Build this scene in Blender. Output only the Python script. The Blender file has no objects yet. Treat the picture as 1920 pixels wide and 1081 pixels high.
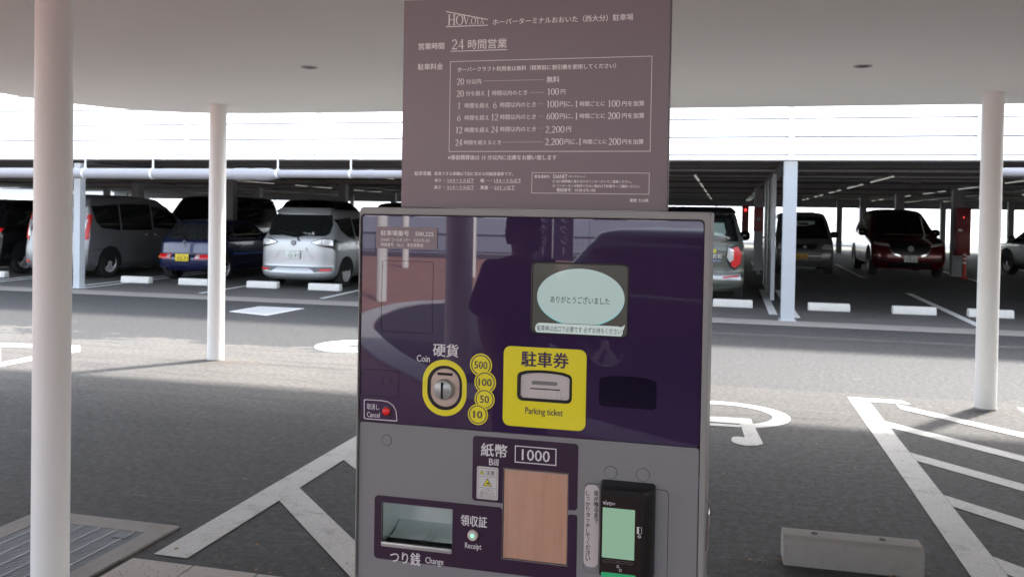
import bpy, bmesh, math, random
from mathutils import Vector, Matrix
random.seed(7)
C = bpy.context.scene
COL = C.collection
PI = math.pi

# ------------------------------------------------------------------ camera
H = 1.5
FPX, PYX, YAW, PIT, ROL = 1618.45, 433.2, .24241, -.01712, .01731
_f = Vector((-math.sin(YAW)*math.cos(PIT), math.cos(YAW)*math.cos(PIT), math.sin(PIT)))
_r = Vector((math.cos(YAW), math.sin(YAW), 0)); _u = _r.cross(_f)
CR = math.cos(ROL)*_r + math.sin(ROL)*_u
CU = -math.sin(ROL)*_r + math.cos(ROL)*_u
cam = bpy.data.cameras.new('camera'); camo = bpy.data.objects.new('camera', cam); COL.objects.link(camo)
M3 = Matrix((CR, CU, -_f)).transposed()
camo.matrix_world = Matrix.Translation((0, 0, H)) @ M3.to_4x4()
cam.sensor_width = 36; cam.lens = 36*FPX/1920
cam.shift_y = -(540.5-PYX)/1920
cam.clip_start = .05; cam.clip_end = 900
cam.dof.use_dof = True; cam.dof.focus_distance = 1.5; cam.dof.aperture_fstop = 15
C.camera = camo

# ------------------------------------------------------------------ light
EXPO = 2.62
SUN_EL, SUN_AZ = math.radians(49), math.atan2(.585, .81)       # azimuth from +Y towards +X
C.world = bpy.data.worlds.new('World'); C.world.use_nodes = True
wn = C.world.node_tree; wn.nodes.clear()
sky = wn.nodes.new('ShaderNodeTexSky'); sky.sky_type = 'NISHITA'; sky.sun_disc = False
sky.sun_elevation = SUN_EL; sky.sun_rotation = SUN_AZ; sky.dust_density = 2.5; sky.air_density = 1.0
bg = wn.nodes.new('ShaderNodeBackground'); bg.inputs[1].default_value = .15
wo = wn.nodes.new('ShaderNodeOutputWorld')
hs = wn.nodes.new('ShaderNodeHueSaturation'); hs.inputs['Saturation'].default_value = .5   # hazy sky
wn.links.new(sky.outputs[0], hs.inputs['Color']); wn.links.new(hs.outputs[0], bg.inputs[0]); wn.links.new(bg.outputs[0], wo.inputs[0])
sun = bpy.data.lights.new('sun', 'SUN'); sun.energy = 2.3; sun.angle = math.radians(4); sun.color = (1, .965, .91)
suno = bpy.data.objects.new('sun', sun); COL.objects.link(suno)
sd = Vector((math.sin(SUN_AZ)*math.cos(SUN_EL), math.cos(SUN_AZ)*math.cos(SUN_EL), math.sin(SUN_EL)))
suno.rotation_euler = sd.to_track_quat('Z', 'Y').to_euler()
suno.location = (0, 0, 20)
C.view_settings.view_transform = 'Standard'; C.view_settings.look = 'None'
C.view_settings.gamma = 1; C.view_settings.use_curve_mapping = False
C.view_settings.exposure = EXPO
C.cycles.max_bounces = 10; C.cycles.diffuse_bounces = 6; C.cycles.glossy_bounces = 4
C.cycles.transmission_bounces = 6; C.cycles.transparent_max_bounces = 8
C.cycles.sample_clamp_indirect = 4
C.cycles.use_denoising = True

# ------------------------------------------------------------------ survey helpers: where a sight line meets the ground or an upright plane
def sight(x, y): return (x-960)/FPX*CR - (y-PYX)/FPX*CU + _f
def gz(x, y, z=0):
    d = sight(x, y); t = (z-H)/d.z; return Vector((d.x*t, d.y*t, z))
def gy(x, y, Y):
    d = sight(x, y); t = Y/d.y; return Vector((d.x*t, Y, H+d.z*t))

# ------------------------------------------------------------------ object helpers
def link(name, data, parent=None):
    o = bpy.data.objects.new(name, data); COL.objects.link(o)
    if parent: o.parent = parent
    return o
def tag(o, label=None, cat=None, group=None, kind=None):
    if label: o['label'] = label
    if cat: o['category'] = cat
    if group: o['group'] = group
    if kind: o['kind'] = kind
    return o
def thing(name, label, cat, loc=(0, 0, 0), rz=0, group=None):
    o = link(name, None); o.location = loc; o.rotation_euler = (0, 0, rz); o.empty_display_size = .1
    return tag(o, label, cat, group)
def copy_tree(o, parent=None):
    c = o.copy(); COL.objects.link(c); c.parent = parent
    for ch in list(o.children): copy_tree(ch, c)
    return c

class MB:
    def __init__(s): s.v = []; s.f = []
    def add(s, vs, fs):
        n = len(s.v); s.v += [tuple(v) for v in vs]; s.f += [tuple(i+n for i in f) for f in fs]; return s
    def box(s, x0, x1, y0, y1, z0, z1):
        return s.add([(x0,y0,z0),(x1,y0,z0),(x1,y1,z0),(x0,y1,z0),(x0,y0,z1),(x1,y0,z1),(x1,y1,z1),(x0,y1,z1)],
                     [(3,2,1,0),(4,5,6,7),(0,1,5,4),(1,2,6,5),(2,3,7,6),(3,0,4,7)])
    def prism_z(s, poly, z0, z1):
        n = len(poly)
        vs = [(p[0], p[1], z0) for p in poly]+[(p[0], p[1], z1) for p in poly]
        fs = [tuple(reversed(range(n))), tuple(range(n, 2*n))]+[(i, (i+1) % n, n+(i+1) % n, n+i) for i in range(n)]
        return s.add(vs, fs)
    def lathe(s, prof, n=24, c=(0,0,0), axis='z', cap=True):
        vs = []; m = len(prof)
        for r, h in prof:
            for k in range(n):
                a = 2*PI*k/n; p = (r*math.cos(a), r*math.sin(a), h)
                if axis == 'y': p = (p[0], p[2], p[1])
                if axis == 'x': p = (p[2], p[0], p[1])
                vs.append((p[0]+c[0], p[1]+c[1], p[2]+c[2]))
        fs = [(i*n+k, i*n+(k+1) % n, (i+1)*n+(k+1) % n, (i+1)*n+k) for i in range(m-1) for k in range(n)]
        if cap: fs += [tuple(reversed(range(n))), tuple(range((m-1)*n, m*n))]
        return s.add(vs, fs)
    def tube(s, pts, r, n=8):
        vs = []; pts = [Vector(p) for p in pts]
        for i, p in enumerate(pts):
            d = (pts[min(i+1, len(pts)-1)]-pts[max(i-1, 0)]).normalized()
            a = d.cross(Vector((0, 0, 1)));
            if a.length < .01: a = d.cross(Vector((1, 0, 0)))
            a.normalize(); b = d.cross(a); rr = r[i] if isinstance(r, (list, tuple)) else r
            for k in range(n): vs.append(p+rr*(math.cos(2*PI*k/n)*a+math.sin(2*PI*k/n)*b))
        m = len(pts)
        fs = [(i*n+k, i*n+(k+1) % n, (i+1)*n+(k+1) % n, (i+1)*n+k) for i in range(m-1) for k in range(n)]
        fs += [tuple(reversed(range(n))), tuple(range((m-1)*n, m*n))]
        return s.add(vs, fs)
    def build(s, name, mt, parent=None, smooth=False, angle=None, bevel=0):
        me = bpy.data.meshes.new(name); me.from_pydata(s.v, [], s.f)
        bm = bmesh.new(); bm.from_mesh(me); bmesh.ops.recalc_face_normals(bm, faces=bm.faces)
        if bevel: bmesh.ops.bevel(bm, geom=list(bm.edges), offset=bevel, segments=2, affect='EDGES', profile=.5)
        bm.to_mesh(me); bm.free()
        me.materials.append(mt)
        if smooth or angle:
            for p in me.polygons: p.use_smooth = True
            me.set_sharp_from_angle(angle=math.radians(angle or 40))
        return link(name, me, parent)
def box(name, mt, parent, x0, x1, y0, y1, z0, z1, bevel=0):
    return MB().box(x0, x1, y0, y1, z0, z1).build(name, mt, parent, bevel=bevel, angle=40 if bevel else None)

# ------------------------------------------------------------------ materials
MATS = {}
def mat(name, col, rough=.5, metal=0, emit=None, es=1, coat=0, ior=1.5, spec=.5, nscale=0, namp=0, bump=0, bscale=200, trans=0, coat_r=.03):
    m = bpy.data.materials.new(name); m.use_nodes = True; nt = m.node_tree
    b = nt.nodes['Principled BSDF']; b.inputs['Base Color'].default_value = (*col, 1)
    b.inputs['Roughness'].default_value = rough; b.inputs['Metallic'].default_value = metal
    b.inputs['IOR'].default_value = ior; b.inputs['Coat Weight'].default_value = coat; b.inputs['Coat Roughness'].default_value = coat_r
    b.inputs['Specular IOR Level'].default_value = spec
    if emit:
        b.inputs['Emission Color'].default_value = (*emit, 1); b.inputs['Emission Strength'].default_value = es/2**EXPO
    if nscale:
        tc = nt.nodes.new('ShaderNodeTexCoord'); n = nt.nodes.new('ShaderNodeTexNoise'); n.inputs['Scale'].default_value = nscale; n.inputs['Detail'].default_value = 6
        nt.links.new(tc.outputs['Object'], n.inputs['Vector'])
        mx = nt.nodes.new('ShaderNodeMix'); mx.data_type = 'RGBA'
        mx.inputs['A'].default_value = (*[c*(1-namp) for c in col], 1); mx.inputs['B'].default_value = (*[min(1, c*(1+namp)) for c in col], 1)
        nt.links.new(n.outputs['Fac'], mx.inputs['Factor']); nt.links.new(mx.outputs['Result'], b.inputs['Base Color'])
        r = nt.nodes.new('ShaderNodeMapRange'); r.inputs[3].default_value = max(0, rough-.06); r.inputs[4].default_value = min(1, rough+.06)
        nt.links.new(n.outputs['Fac'], r.inputs[0]); nt.links.new(r.outputs[0], b.inputs['Roughness'])
    if bump:
        tc = nt.nodes.new('ShaderNodeTexCoord'); n = nt.nodes.new('ShaderNodeTexNoise'); n.inputs['Scale'].default_value = bscale; n.inputs['Detail'].default_value = 3
        nt.links.new(tc.outputs['Object'], n.inputs['Vector'])
        bp = nt.nodes.new('ShaderNodeBump'); bp.inputs['Strength'].default_value = bump; bp.inputs['Distance'].default_value = .002
        nt.links.new(n.outputs['Fac'], bp.inputs['Height']); nt.links.new(bp.outputs[0], b.inputs['Normal'])
    MATS[name] = m; return m

class NT:
    """tiny node-graph helper for the ground materials"""
    def __init__(s, m): s.t = m.node_tree; s.tc = s.t.nodes.new('ShaderNodeTexCoord').outputs['Object']
    def noise(s, scale, detail=5, rough=.55, vec=None, out='Fac'):
        n = s.t.nodes.new('ShaderNodeTexNoise'); n.inputs['Scale'].default_value = scale; n.inputs['Detail'].default_value = detail; n.inputs['Roughness'].default_value = rough
        s.t.links.new(vec or s.tc, n.inputs['Vector']); return n.outputs[out]
    def math(s, op, a, b=0):
        n = s.t.nodes.new('ShaderNodeMath'); n.operation = op
        for i, x in enumerate((a, b)):
            if isinstance(x, (int, float)): n.inputs[i].default_value = x
            else: s.t.links.new(x, n.inputs[i])
        return n.outputs[0]
    def remap(s, v, a, b, c=0, d=1):
        n = s.t.nodes.new('ShaderNodeMapRange'); n.inputs[1].default_value = a; n.inputs[2].default_value = b; n.inputs[3].default_value = c; n.inputs[4].default_value = d
        n.clamp = True; s.t.links.new(v, n.inputs[0]); return n.outputs[0]
    def mix(s, f, a, b, mode='MIX'):
        n = s.t.nodes.new('ShaderNodeMix'); n.data_type = 'RGBA'; n.blend_type = mode
        if isinstance(f, (int, float)): n.inputs['Factor'].default_value = f
        else: s.t.links.new(f, n.inputs['Factor'])
        for k, x in (('A', a), ('B', b)):
            if isinstance(x, tuple): n.inputs[k].default_value = (*x, 1)
            else: s.t.links.new(x, n.inputs[k])
        return n.outputs['Result']
    def xyz(s):
        n = s.t.nodes.new('ShaderNodeSeparateXYZ'); s.t.links.new(s.tc, n.inputs[0]); return n.outputs
    def scaled(s, sx, sy, sz=1):
        n = s.t.nodes.new('ShaderNodeMapping'); n.inputs['Scale'].default_value = (sx, sy, sz); s.t.links.new(s.tc, n.inputs[0]); return n.outputs[0]
    def col(s, c): s.t.links.new(c, s.t.nodes['Principled BSDF'].inputs['Base Color'])
    def rough(s, c): s.t.links.new(c, s.t.nodes['Principled BSDF'].inputs['Roughness'])
    def bump(s, h, strength=.5, dist=.004):
        n = s.t.nodes.new('ShaderNodeBump'); n.inputs['Strength'].default_value = strength; n.inputs['Distance'].default_value = dist
        s.t.links.new(h, n.inputs['Height']); s.t.links.new(n.outputs[0], s.t.nodes['Principled BSDF'].inputs['Normal'])

# asphalt: grey lane beyond the canopy, browner dusty asphalt under it, with a ragged border on the left
asph = mat('asphalt', (.05, .05, .05), .85)
g = NT(asph); X, Y, Z = g.xyz()
rag = g.math('MULTIPLY', g.math('SUBTRACT', g.noise(.9, 9, .72, g.scaled(.55, 1)), .5), 3.4)
amp = g.remap(X, -2.5, -4.2, .06, 1)
by = g.math('SUBTRACT', g.math('ADD', g.math('MULTIPLY', rag, amp), g.remap(X, -2.5, -4.5, 8.05, 8.75)), Y)
dust = g.remap(by, -.02, .02)
lane = g.mix(g.noise(.7, 5, .6, g.scaled(.35, 1.6)), (.023, .024, .0255), (.036, .037, .039))
near = g.mix(g.noise(.9, 5, .65), (.046, .042, .039), (.078, .072, .066))
near = g.mix(g.remap(X, -1.6, -3.4), near, g.mix(g.noise(1.3, 6, .7), (.115, .106, .096), (.17, .158, .145)))
streak = g.noise(1.0, 6, .7, g.scaled(.9, 6.5))
near = g.mix(g.remap(streak, .42, .70, 0, .55), near, (.030, .028, .027))
c = g.mix(dust, lane, near)
canopy_shade = g.remap(Y, 6.5, 5.4)                      # canopy shade put into the colour: asphalt darkens towards the camera
c = g.mix(g.math('MULTIPLY', canopy_shade, .75), c, g.mix(g.noise(1.7, 6, .7, g.scaled(1, 2.5)), (.023, .0195, .018), (.060, .053, .048)))
fine = g.noise(140, 3, .7); mid = g.noise(22, 4, .6)
c = g.mix(g.remap(fine, .38, .66, 0, .75), g.mix(.35, c, (.02, .02, .02)), c)
c = g.mix(g.remap(fine, .64, .76, 0, .55), c, (.30, .29, .28))
c = g.mix(g.remap(mid, .35, .7, 0, .45), c, (.03, .028, .027))
c = g.mix(g.remap(g.noise(55, 3, .8), .50, .72, 0, .5), c, (.105, .10, .095))
c = g.mix(g.remap(g.noise(75, 2, .8), .56, .70, 0, .6), c, (.012, .011, .011))
pale = g.noise(2.3, 6, .7)
c = g.mix(g.remap(pale, .62, .78, 0, .22), c, (.32, .30, .28))
c = g.mix(g.remap(g.noise(2.6, 4, .75), .66, .74, 0, .45), c, (.013, .012, .012))
c = g.mix(g.remap(g.noise(38, 4, .85), .54, .70, 0, .5), c, (.095, .086, .08))
g.col(c); g.bump(fine, .9, .006); g.rough(g.remap(mid, .3, .7, .7, .95))

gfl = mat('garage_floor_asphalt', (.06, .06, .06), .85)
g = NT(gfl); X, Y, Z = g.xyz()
c = g.mix(g.noise(1.2, 5, .6), (.032, .031, .031), (.055, .054, .053)); c = g.mix(g.remap(g.math('ADD', Y, g.math('MULTIPLY', g.noise(1.4, 5, .7), 1.6)), 14.6, 16.8, .9, 0), c, (.155, .148, .14))  # pale front to dark inside: daylight falloff put into the floor colour
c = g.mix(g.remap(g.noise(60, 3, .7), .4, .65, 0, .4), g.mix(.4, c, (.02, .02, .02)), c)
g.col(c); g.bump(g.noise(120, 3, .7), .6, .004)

conc = mat('concrete', (.3, .29, .28), .8)
g = NT(conc)
c = g.mix(g.noise(3, 6, .65), (.19, .172, .155), (.31, .285, .262))
n1 = g.noise(45, 3, .7)
c = g.mix(g.remap(n1, .58, .75, 0, .5), c, (.10, .09, .08)); c = g.mix(g.remap(g.noise(5, 7, .75), .52, .75, 0, .6), c, (.13, .105, .08))
g.col(c); g.bump(n1, .4, .002)

paintm = mat('road_paint', (.7, .69, .66), .7)
g = NT(paintm)
c = g.mix(g.noise(2.1, 6, .7), (.42, .405, .38), (.56, .55, .52))
c = g.mix(g.remap(g.noise(6, 8, .85), .52, .70, 0, .85), c, (.20, .185, .165))
n1 = g.noise(130, 2, .6)
c = g.mix(g.remap(n1, .56, .68, 0, .6), c, (.16, .15, .14))
g.col(c); g.bump(n1, .5, .003)
paintb = mat('stall_line_paint', (.62, .62, .61), .7, nscale=7, namp=.25, bump=.3)
stopw = mat('white_concrete', (.68, .67, .64), .75, nscale=14, namp=.14, bump=.5, bscale=60)

brick = mat('red_brick_paving', (.3, .1, .07), .75)
g = NT(brick)
bt = g.t.nodes.new('ShaderNodeTexBrick'); bt.inputs['Scale'].default_value = 1; bt.inputs['Brick Width'].default_value = .2; bt.inputs['Row Height'].default_value = .1
bt.inputs['Mortar Size'].default_value = .004; bt.inputs['Color1'].default_value = (.33, .155, .11, 1); bt.inputs['Color2'].default_value = (.25, .115, .082, 1); bt.inputs['Mortar'].default_value = (.14, .10, .085, 1)
g.t.links.new(g.tc, bt.inputs['Vector'])
g.col(g.mix(g.remap(g.noise(.8, 5), .4, .7, 0, .4), bt.outputs['Color'], (.32, .21, .16)))

pil_w = mat('white_steel_paint', (.80, .785, .768), .42, nscale=2.5, namp=.03, bump=.12, bscale=500)
g = NT(pil_w)                                      # faint scuffs at hand height
ceil_m = mat('white_ceiling_paint', (.885, .885, .865), .75, nscale=.5, namp=.04, bump=.15, bscale=300)
purple = mat('purple_gloss_panel', (.033, .013, .061), .5, spec=.10, coat=1.0, coat_r=.012, ior=1.5)
purple.node_tree.nodes['Principled BSDF'].inputs['Coat IOR'].default_value = 1.72
purpleb = mat('purple_print', (.030, .010, .036), .34, coat=.5, coat_r=.05)
grey = mat('grey_enamel_steel', (.228, .223, .236), .42, nscale=900, namp=.035, bump=.25, bscale=900)
greyf = mat('grey_frame_steel', (.29, .283, .28), .38, nscale=900, namp=.035)
sgn = mat('mauve_sign_paint', (.272, .220, .243), .48, nscale=800, namp=.04, bump=.2, bscale=900)
sgnt = mat('pale_sign_print', (.95, .90, .90), .6)
wht = mat('white_print', (.74, .72, .75), .5)
yel = mat('yellow_print', (.86, .76, .012), .35, coat=.6, coat_r=.03)
ppr = mat('purple_ink', (.045, .016, .07), .4)
blk = mat('black_plastic', (.012, .012, .013), .3)
blkm = mat('black_matt', (.008, .008, .008), .8)
blkg = mat('black_glass', (.006, .006, .007), .05, coat=1)
bronze = mat('brushed_copper_steel', (.56, .33, .245), .42, metal=.35)
g = NT(bronze)
n1 = g.noise(3, 5, .6, g.scaled(60, 1, 2)); n2 = g.noise(14, 5, .7)
c = g.mix(g.remap(n1, .3, .7), (.53, .295, .205), (.60, .345, .245))
c = g.mix(g.remap(n2, .60, .8, 0, .5), c, (.35, .19, .13)); c = g.mix(g.remap(g.noise(7, 4, .6), .5, .75, 0, .35), c, (.62, .46, .38))
g.col(c); g.rough(g.remap(n1, .3, .7, .36, .55))
steel = mat('galvanised_tray', (.66, .72, .71), .33, metal=.55, nscale=30, namp=.1)
chrome = mat('chrome', (.75, .75, .75), .12, metal=1)
btnw = mat('cream_plastic', (.62, .55, .52), .4)
# ------------------------------------------------------------------ setting: ground
def sheet(name, mt, poly, z, kind='structure', parent=None):
    n = len(poly)
    return tag(MB().add([(p[0], p[1], z) for p in poly], [tuple(range(n))]).build(name, mt, parent), kind=kind if not parent else None)
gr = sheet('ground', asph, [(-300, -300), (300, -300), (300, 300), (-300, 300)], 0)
apron = sheet('concrete_apron', conc, [(-60, 12.93), (60, 12.93), (60, 13.62), (-60, 13.62)], .004)
FY0, FY1, FS = 13.6, 40.0, .012
def fz(y): return .006+max(0, y-FY0)*FS
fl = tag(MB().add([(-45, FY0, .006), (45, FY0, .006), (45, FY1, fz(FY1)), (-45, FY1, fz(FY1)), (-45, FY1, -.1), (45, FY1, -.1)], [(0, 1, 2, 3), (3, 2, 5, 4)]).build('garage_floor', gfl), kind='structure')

# plaza behind and beside the camera, with a kerbed drop-off bay
plaza = sheet('brick_plaza', brick, [(-60, -26), (60, -26), (60, 2.6), (-60, 2.6)], .004)
kin = [(-2.5, -11.4), (-4.1, -11.35), (-4.62, -11.15), (-4.9, -10.8), (-4.99, -10.11), (-4.87, -9.02), (-4.66, -8.29), (-4.36, -7.52), (-3.4, -5.95), (-2.79, -5.16), (-1.9, -4.2), (-.95, -3.49), (-.33, -3.03), (.8, -2.45), (2.4, -2.1), (5, -2.0), (9, -2.0)]
bay = sheet('bay_asphalt', mat('bay_asphalt', (.022, .022, .023), .85, nscale=3, namp=.2, bump=.4), kin+[(30, -2.0), (30, -11.4)], .008)
def smooth_poly(p, k=4):
    out = []
    for i in range(len(p)-1):
        a, b, c2, d = [Vector(p[max(0, min(len(p)-1, j))]) for j in (i-1, i, i+1, i+2)]
        for t in [q/k for q in range(k)]:
            out.append(.5*((2*b)+(-a+c2)*t+(2*a-5*b+4*c2-d)*t*t+(-a+3*b-3*c2+d)*t**3))
    out.append(Vector(p[-1])); return out
ks = smooth_poly([(a, b) for a, b in kin], 2)
stone = mat('pale_kerb_stone', (.42, .41, .42), .7, nscale=6, namp=.15)
kroot = tag(link('bay_kerb', None), kind='structure')
for i in range(len(ks)-1):
    a, b = ks[i], ks[i+1]; d = (b-a).normalized(); nrm = Vector((-d.y, d.x))
    pa = ks[i+2] if i+2 < len(ks) else b+(b-a); d2 = (pa-b).normalized(); n2 = Vector((-d2.y, d2.x))
    if nrm.dot(Vector((-(a.x+1), -(a.y+8)))) > 0: nrm = -nrm
    if n2.dot(Vector((-(b.x+1), -(b.y+8)))) > 0: n2 = -n2
    e = d*.006
    q = [a+e, b-e, b-e+n2*.32, a+e+nrm*.32]
    if (q[1]-q[0]).cross(q[2]-q[1]) < 0: q.reverse()
    MB().prism_z(q, .0, .03).build('kerb_stone', stone, kroot)

# pale slabs with a rough tactile face along the plaza edge
slabm = mat('pale_paving_slab', (.38, .345, .31), .75, nscale=9, namp=.16, bump=.5, bscale=90)
sroot = tag(link('paving', None), kind='structure')
x = -2.44
while x < 4:
    for y0 in (2.90, 2.60):
        mb = MB().box(x+.003, x+.297, y0+.003, y0+.285, -.02, .012+random.uniform(-.0015, .0015))
        mb.build('paving_slab', slabm, sroot, bevel=.003)
    x += .3
dots = MB()
for k in range(150):
    a, b = random.uniform(-2.4, -.9), random.uniform(2.95, 3.17)
    dots.box(a, a+.005, b, b+.003, .0125, .0135)
tag(dots.build('slab_grit', mat('dark_grit', (.1, .09, .08), .9)), kind='stuff')

# drain with a concrete surround, bearer bars and grating
dr = thing('drain_grate', 'steel floor grating in a concrete surround at the foot of the near left pillar', 'drain', (-2.86, 2.9, 0))
X0, X1, Y0d, Y1d = -.40, .38, -1.2, .67
mb = MB().box(X0, X1, Y1d-.115, Y1d, -.02, .010).box(X0, X0+.115, Y0d, Y1d-.117, -.02, .0105).box(X1-.1, X1, Y0d, Y1d-.117, -.02, .0105)
mb.build('concrete_surround', conc, dr)
gi = mat('galvanised_bar', (.24, .24, .245), .5, metal=.5, nscale=20, namp=.15)
box('pit', blkm, dr, X0+.117, X1-.102, Y0d, Y1d-.117, -.004, .0056)
ax0, ax1, ay1 = X0+.12, X1-.105, Y1d-.12
k = 0; xx = ax0+.045
bear = mat('bearer_bar_steel', (.26, .26, .26), .45, metal=.5)
while xx < ax1:
    box('bearer_bar', bear, dr, xx-.0035, xx+.0035, Y0d, ay1, .0058, .0105); xx += .092
cb = MB(); yy = ay1-.006
while yy > -1.19:
    cb.box(ax0, ax1, yy-.0045, yy, .0058, .0088); yy -= .0135
tag(cb.build('cross_bars', gi, dr), kind='stuff')
for xx, y2 in ((ax1-.10, ay1-.09), (ax0+.02, ay1-.09)):
    box('lifting_plate', mat('dark_steel_plate', (.06, .06, .06), .5), dr, xx, xx+.07, y2, y2+.045, .0088, .012)

# ------------------------------------------------------------------ painted markings (each a sheet 4 mm above what it lies on)
mk = tag(link('road_markings', None), kind='structure')
PZ = .004
def quad(name, pts, z=PZ, m=paintm): return MB().add([(p[0], p[1], z) for p in pts], [tuple(range(len(pts)))]).build(name, m, mk)
def bandpx(name, pts):       # four surveyed corners of one painted bar
    return quad(name, [gz(*p) for p in pts])
# hatched bay on the right
quad('painted_bar', [(1.045, 2.7), (1.2, 2.7), (1.2, 7.86), (1.045, 7.86)])
quad('painted_bar', [(1.201, 7.72), (1.52, 7.72), (1.47, 7.86), (1.201, 7.86)])
for y0 in (7.89, 6.99, 6.09, 5.19, 4.29, 3.39):
    xs_ = 1.40 if y0 > 7.5 else 1.202; ys_ = y0-(xs_-1.202)*1.08
    quad('painted_bar', [(xs_, ys_), (xs_, ys_-.20), (2.35, y0-.20-1.148*1.08), (2.35, y0-1.148*1.08)], z=PZ if y0 < 7.5 else PZ+.0015)
quad('painted_bar', [(2.352, 3), (2.5, 3), (2.5, 7.86), (2.352, 7.86)])
# hatched bay on the left
quad('painted_bar', [(-2.39, 3.26), (-2.225, 3.26), (-2.225, 7.86), (-2.39, 7.86)])
for y0 in (4.27, 5.05, 5.85, 6.65, 7.45):
    quad('painted_bar', [(-2.224, y0), (-2.224, y0-.22), (-1.22, y0-1.25), (-1.22, y0-1.03)])
quad('painted_bar', [(-1.218, 3.26), (-1.05, 3.26), (-1.05, 7.86), (-1.218, 7.86)])
# arrow-like bay corner far left
quad('painted_bar', [gz(0, 643), gz(150, 648), gz(150, 654), gz(0, 650.5)])
quad('painted_bar', [gz(0, 680), gz(-60, 696), gz(-60, 706), gz(0, 688), gz(151, 659), gz(151, 651)], z=PZ+.001)
quad('painted_bar', [gz(-5, 650), gz(1.5, 650), gz(1.5, 680), gz(-5, 680)], z=PZ+.002)
# wheelchair symbol
def ringpts(cx, cy, r0, r1, a0, a1, n=28, sx=1, sy=1):
    o = [(cx+sx*r1*math.cos(a0+(a1-a0)*k/n), cy+sy*r1*math.sin(a0+(a1-a0)*k/n)) for k in range(n+1)]
    i = [(cx+sx*r0*math.cos(a0+(a1-a0)*k/n), cy+sy*r0*math.sin(a0+(a1-a0)*k/n)) for k in range(n+1)]
    return o, i
sym = MB()
o_, i_ = ringpts(-.02, 6.86, .40, .53, math.radians(-62), math.radians(205), 40, 1, .86)
vs = [(p[0], p[1], PZ) for p in o_+i_]; n = len(o_)
sym.add(vs, [(k, k+1, n+k+1, n+k) for k in range(n-1)])
sym.add([(*gz(*p).xy, PZ+.0005) for p in [(1300, 779.5), (1407.5, 785.7), (1430.4, 831), (1397, 822), (1388, 795), (1300, 788.5)]], [(0, 1, 4, 5), (1, 2, 3, 4)])
sym.add([(*gz(*p).xy, PZ+.001) for p in [(1300, 796), (1388, 801.5), (1390, 797), (1300, 791)]], [(0, 1, 2, 3)])
bl = [(1371, 824), (1374, 819.5), (1384, 819), (1400, 821), (1420, 823), (1430, 829), (1430, 833.5), (1418, 836), (1400, 836), (1382, 833), (1373, 829)]
sym.add([(*gz(*p).xy, PZ+.0015) for p in bl], [tuple(range(len(bl)))])
sym.build('wheelchair_symbol', paintm, mk)
# stall lines in the garage
def gl(x, y): return (x, y, fz(y)+.004)
def stall(x0, x1, y0, y1, sk=0):
    MB().add([gl(x0, y0), gl(x1, y0), gl(x1+sk, y1), gl(x0+sk, y1)], [(0, 1, 2, 3)]).build('stall_line', paintb, mk)
for a in (-9.27, -6.87, -4.4, -2.0): stall(a, a+.11, 13.8, 19)
for a in (.70, 1.02): stall(a, a+.13, 14.25 if a < 1 else 13.95, 18.7)
for a in (3.58, 6.1, 8.6): stall(a, a+.13, 13.9, 19)
for a in (-12.12, -11.78, -14.5, -14.16, -17): stall(a, a+.1, 13.75, 19)
for a in (-17, -14.5, -12, -9.5, -7, -4.4, -2, .8, 3.3, 5.9, 8.4, 11): stall(a, a+.12, 23.0, 28.5)
def chalk(p0, p1, w=.004):
    a, b = gz(*p0), gz(*p1); d = (b-a).normalized(); n_ = Vector((-d.y, d.x, 0))*w/2
    MB().add([(*(q).xy, PZ) for q in (a-n_, b-n_, b+n_, a+n_)], [(0, 1, 2, 3)]).build('chalk_line', MATS['faded_chalk'], mk)
mat('faded_chalk', (.13, .12, .115), .9, nscale=9, namp=.6)
for q in (((223, 925), (437, 945)), ((437, 945), (668, 971)), ((1478, 767), (1716, 784.6)), ((1353, 1044), (1469, 1056)), ((150, 717), (560, 741)), ((1330, 951), (1480, 962))): chalk(*q)
mat('crack_filler', (.012, .012, .012), .9)
for pts in (((146, 668), (230, 671), (330, 676), (395, 674), (470, 679), (560, 688), (668, 694)), ((1332, 775), (1420, 779), (1590, 788), (1700, 796)), ((0, 765), (60, 757), (180, 735))):
    for a_, b_ in zip(pts, pts[1:]):
        a, b = gz(*a_), gz(*b_); d = (b-a).normalized(); n_ = Vector((-d.y, d.x, 0))*.004
        MB().add([(*(q).xy, PZ-.001) for q in (a-n_*.6, b-n_, b+n_*.5, a+n_)], [(0, 1, 2, 3)]).build('crack', MATS['crack_filler'], mk)
# square cover and round manhole in the lane
sq = thing('square_cover', 'square white-framed inspection cover flush in the grey lane', 'manhole cover', (-6.76, 11.78, 0), .0)
q = [gz(430, 584), gz(500, 591.5), gz(570, 578.3), gz(487, 574.5)]
cq = sum(q, Vector())/4
q = [p-sq.location for p in q]
MB().prism_z([p for p in q], 0, .006).build('frame', mat('white_metal_frame', (.62, .62, .6), .5), sq)
MB().prism_z([cq-sq.location+(p-(cq-sq.location))*.84 for p in q], .006, .009).build('cover_plate', mat('pale_cover', (.42, .43, .44), .5, nscale=30, namp=.1), sq)
mh = thing('manhole', 'round manhole cover with a white ring where the lane meets the dusty asphalt', 'manhole cover', (-4.03, 9.02, 0))
MB().lathe([(.37, 0), (.45, 0), (.45, .008), (.37, .008)], 48, cap=False).build('ring', mat('white_ring', (.6, .74, .70), .6), mh)
MB().lathe([(.365, 0), (.365, .005)], 48).build('lid', mat('iron_lid', (.16, .165, .17), .5, nscale=18, namp=.3), mh)
box('lifting_slot', blkm, mh, -.06, .05, -.02, .02, .0052, .0065)

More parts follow.
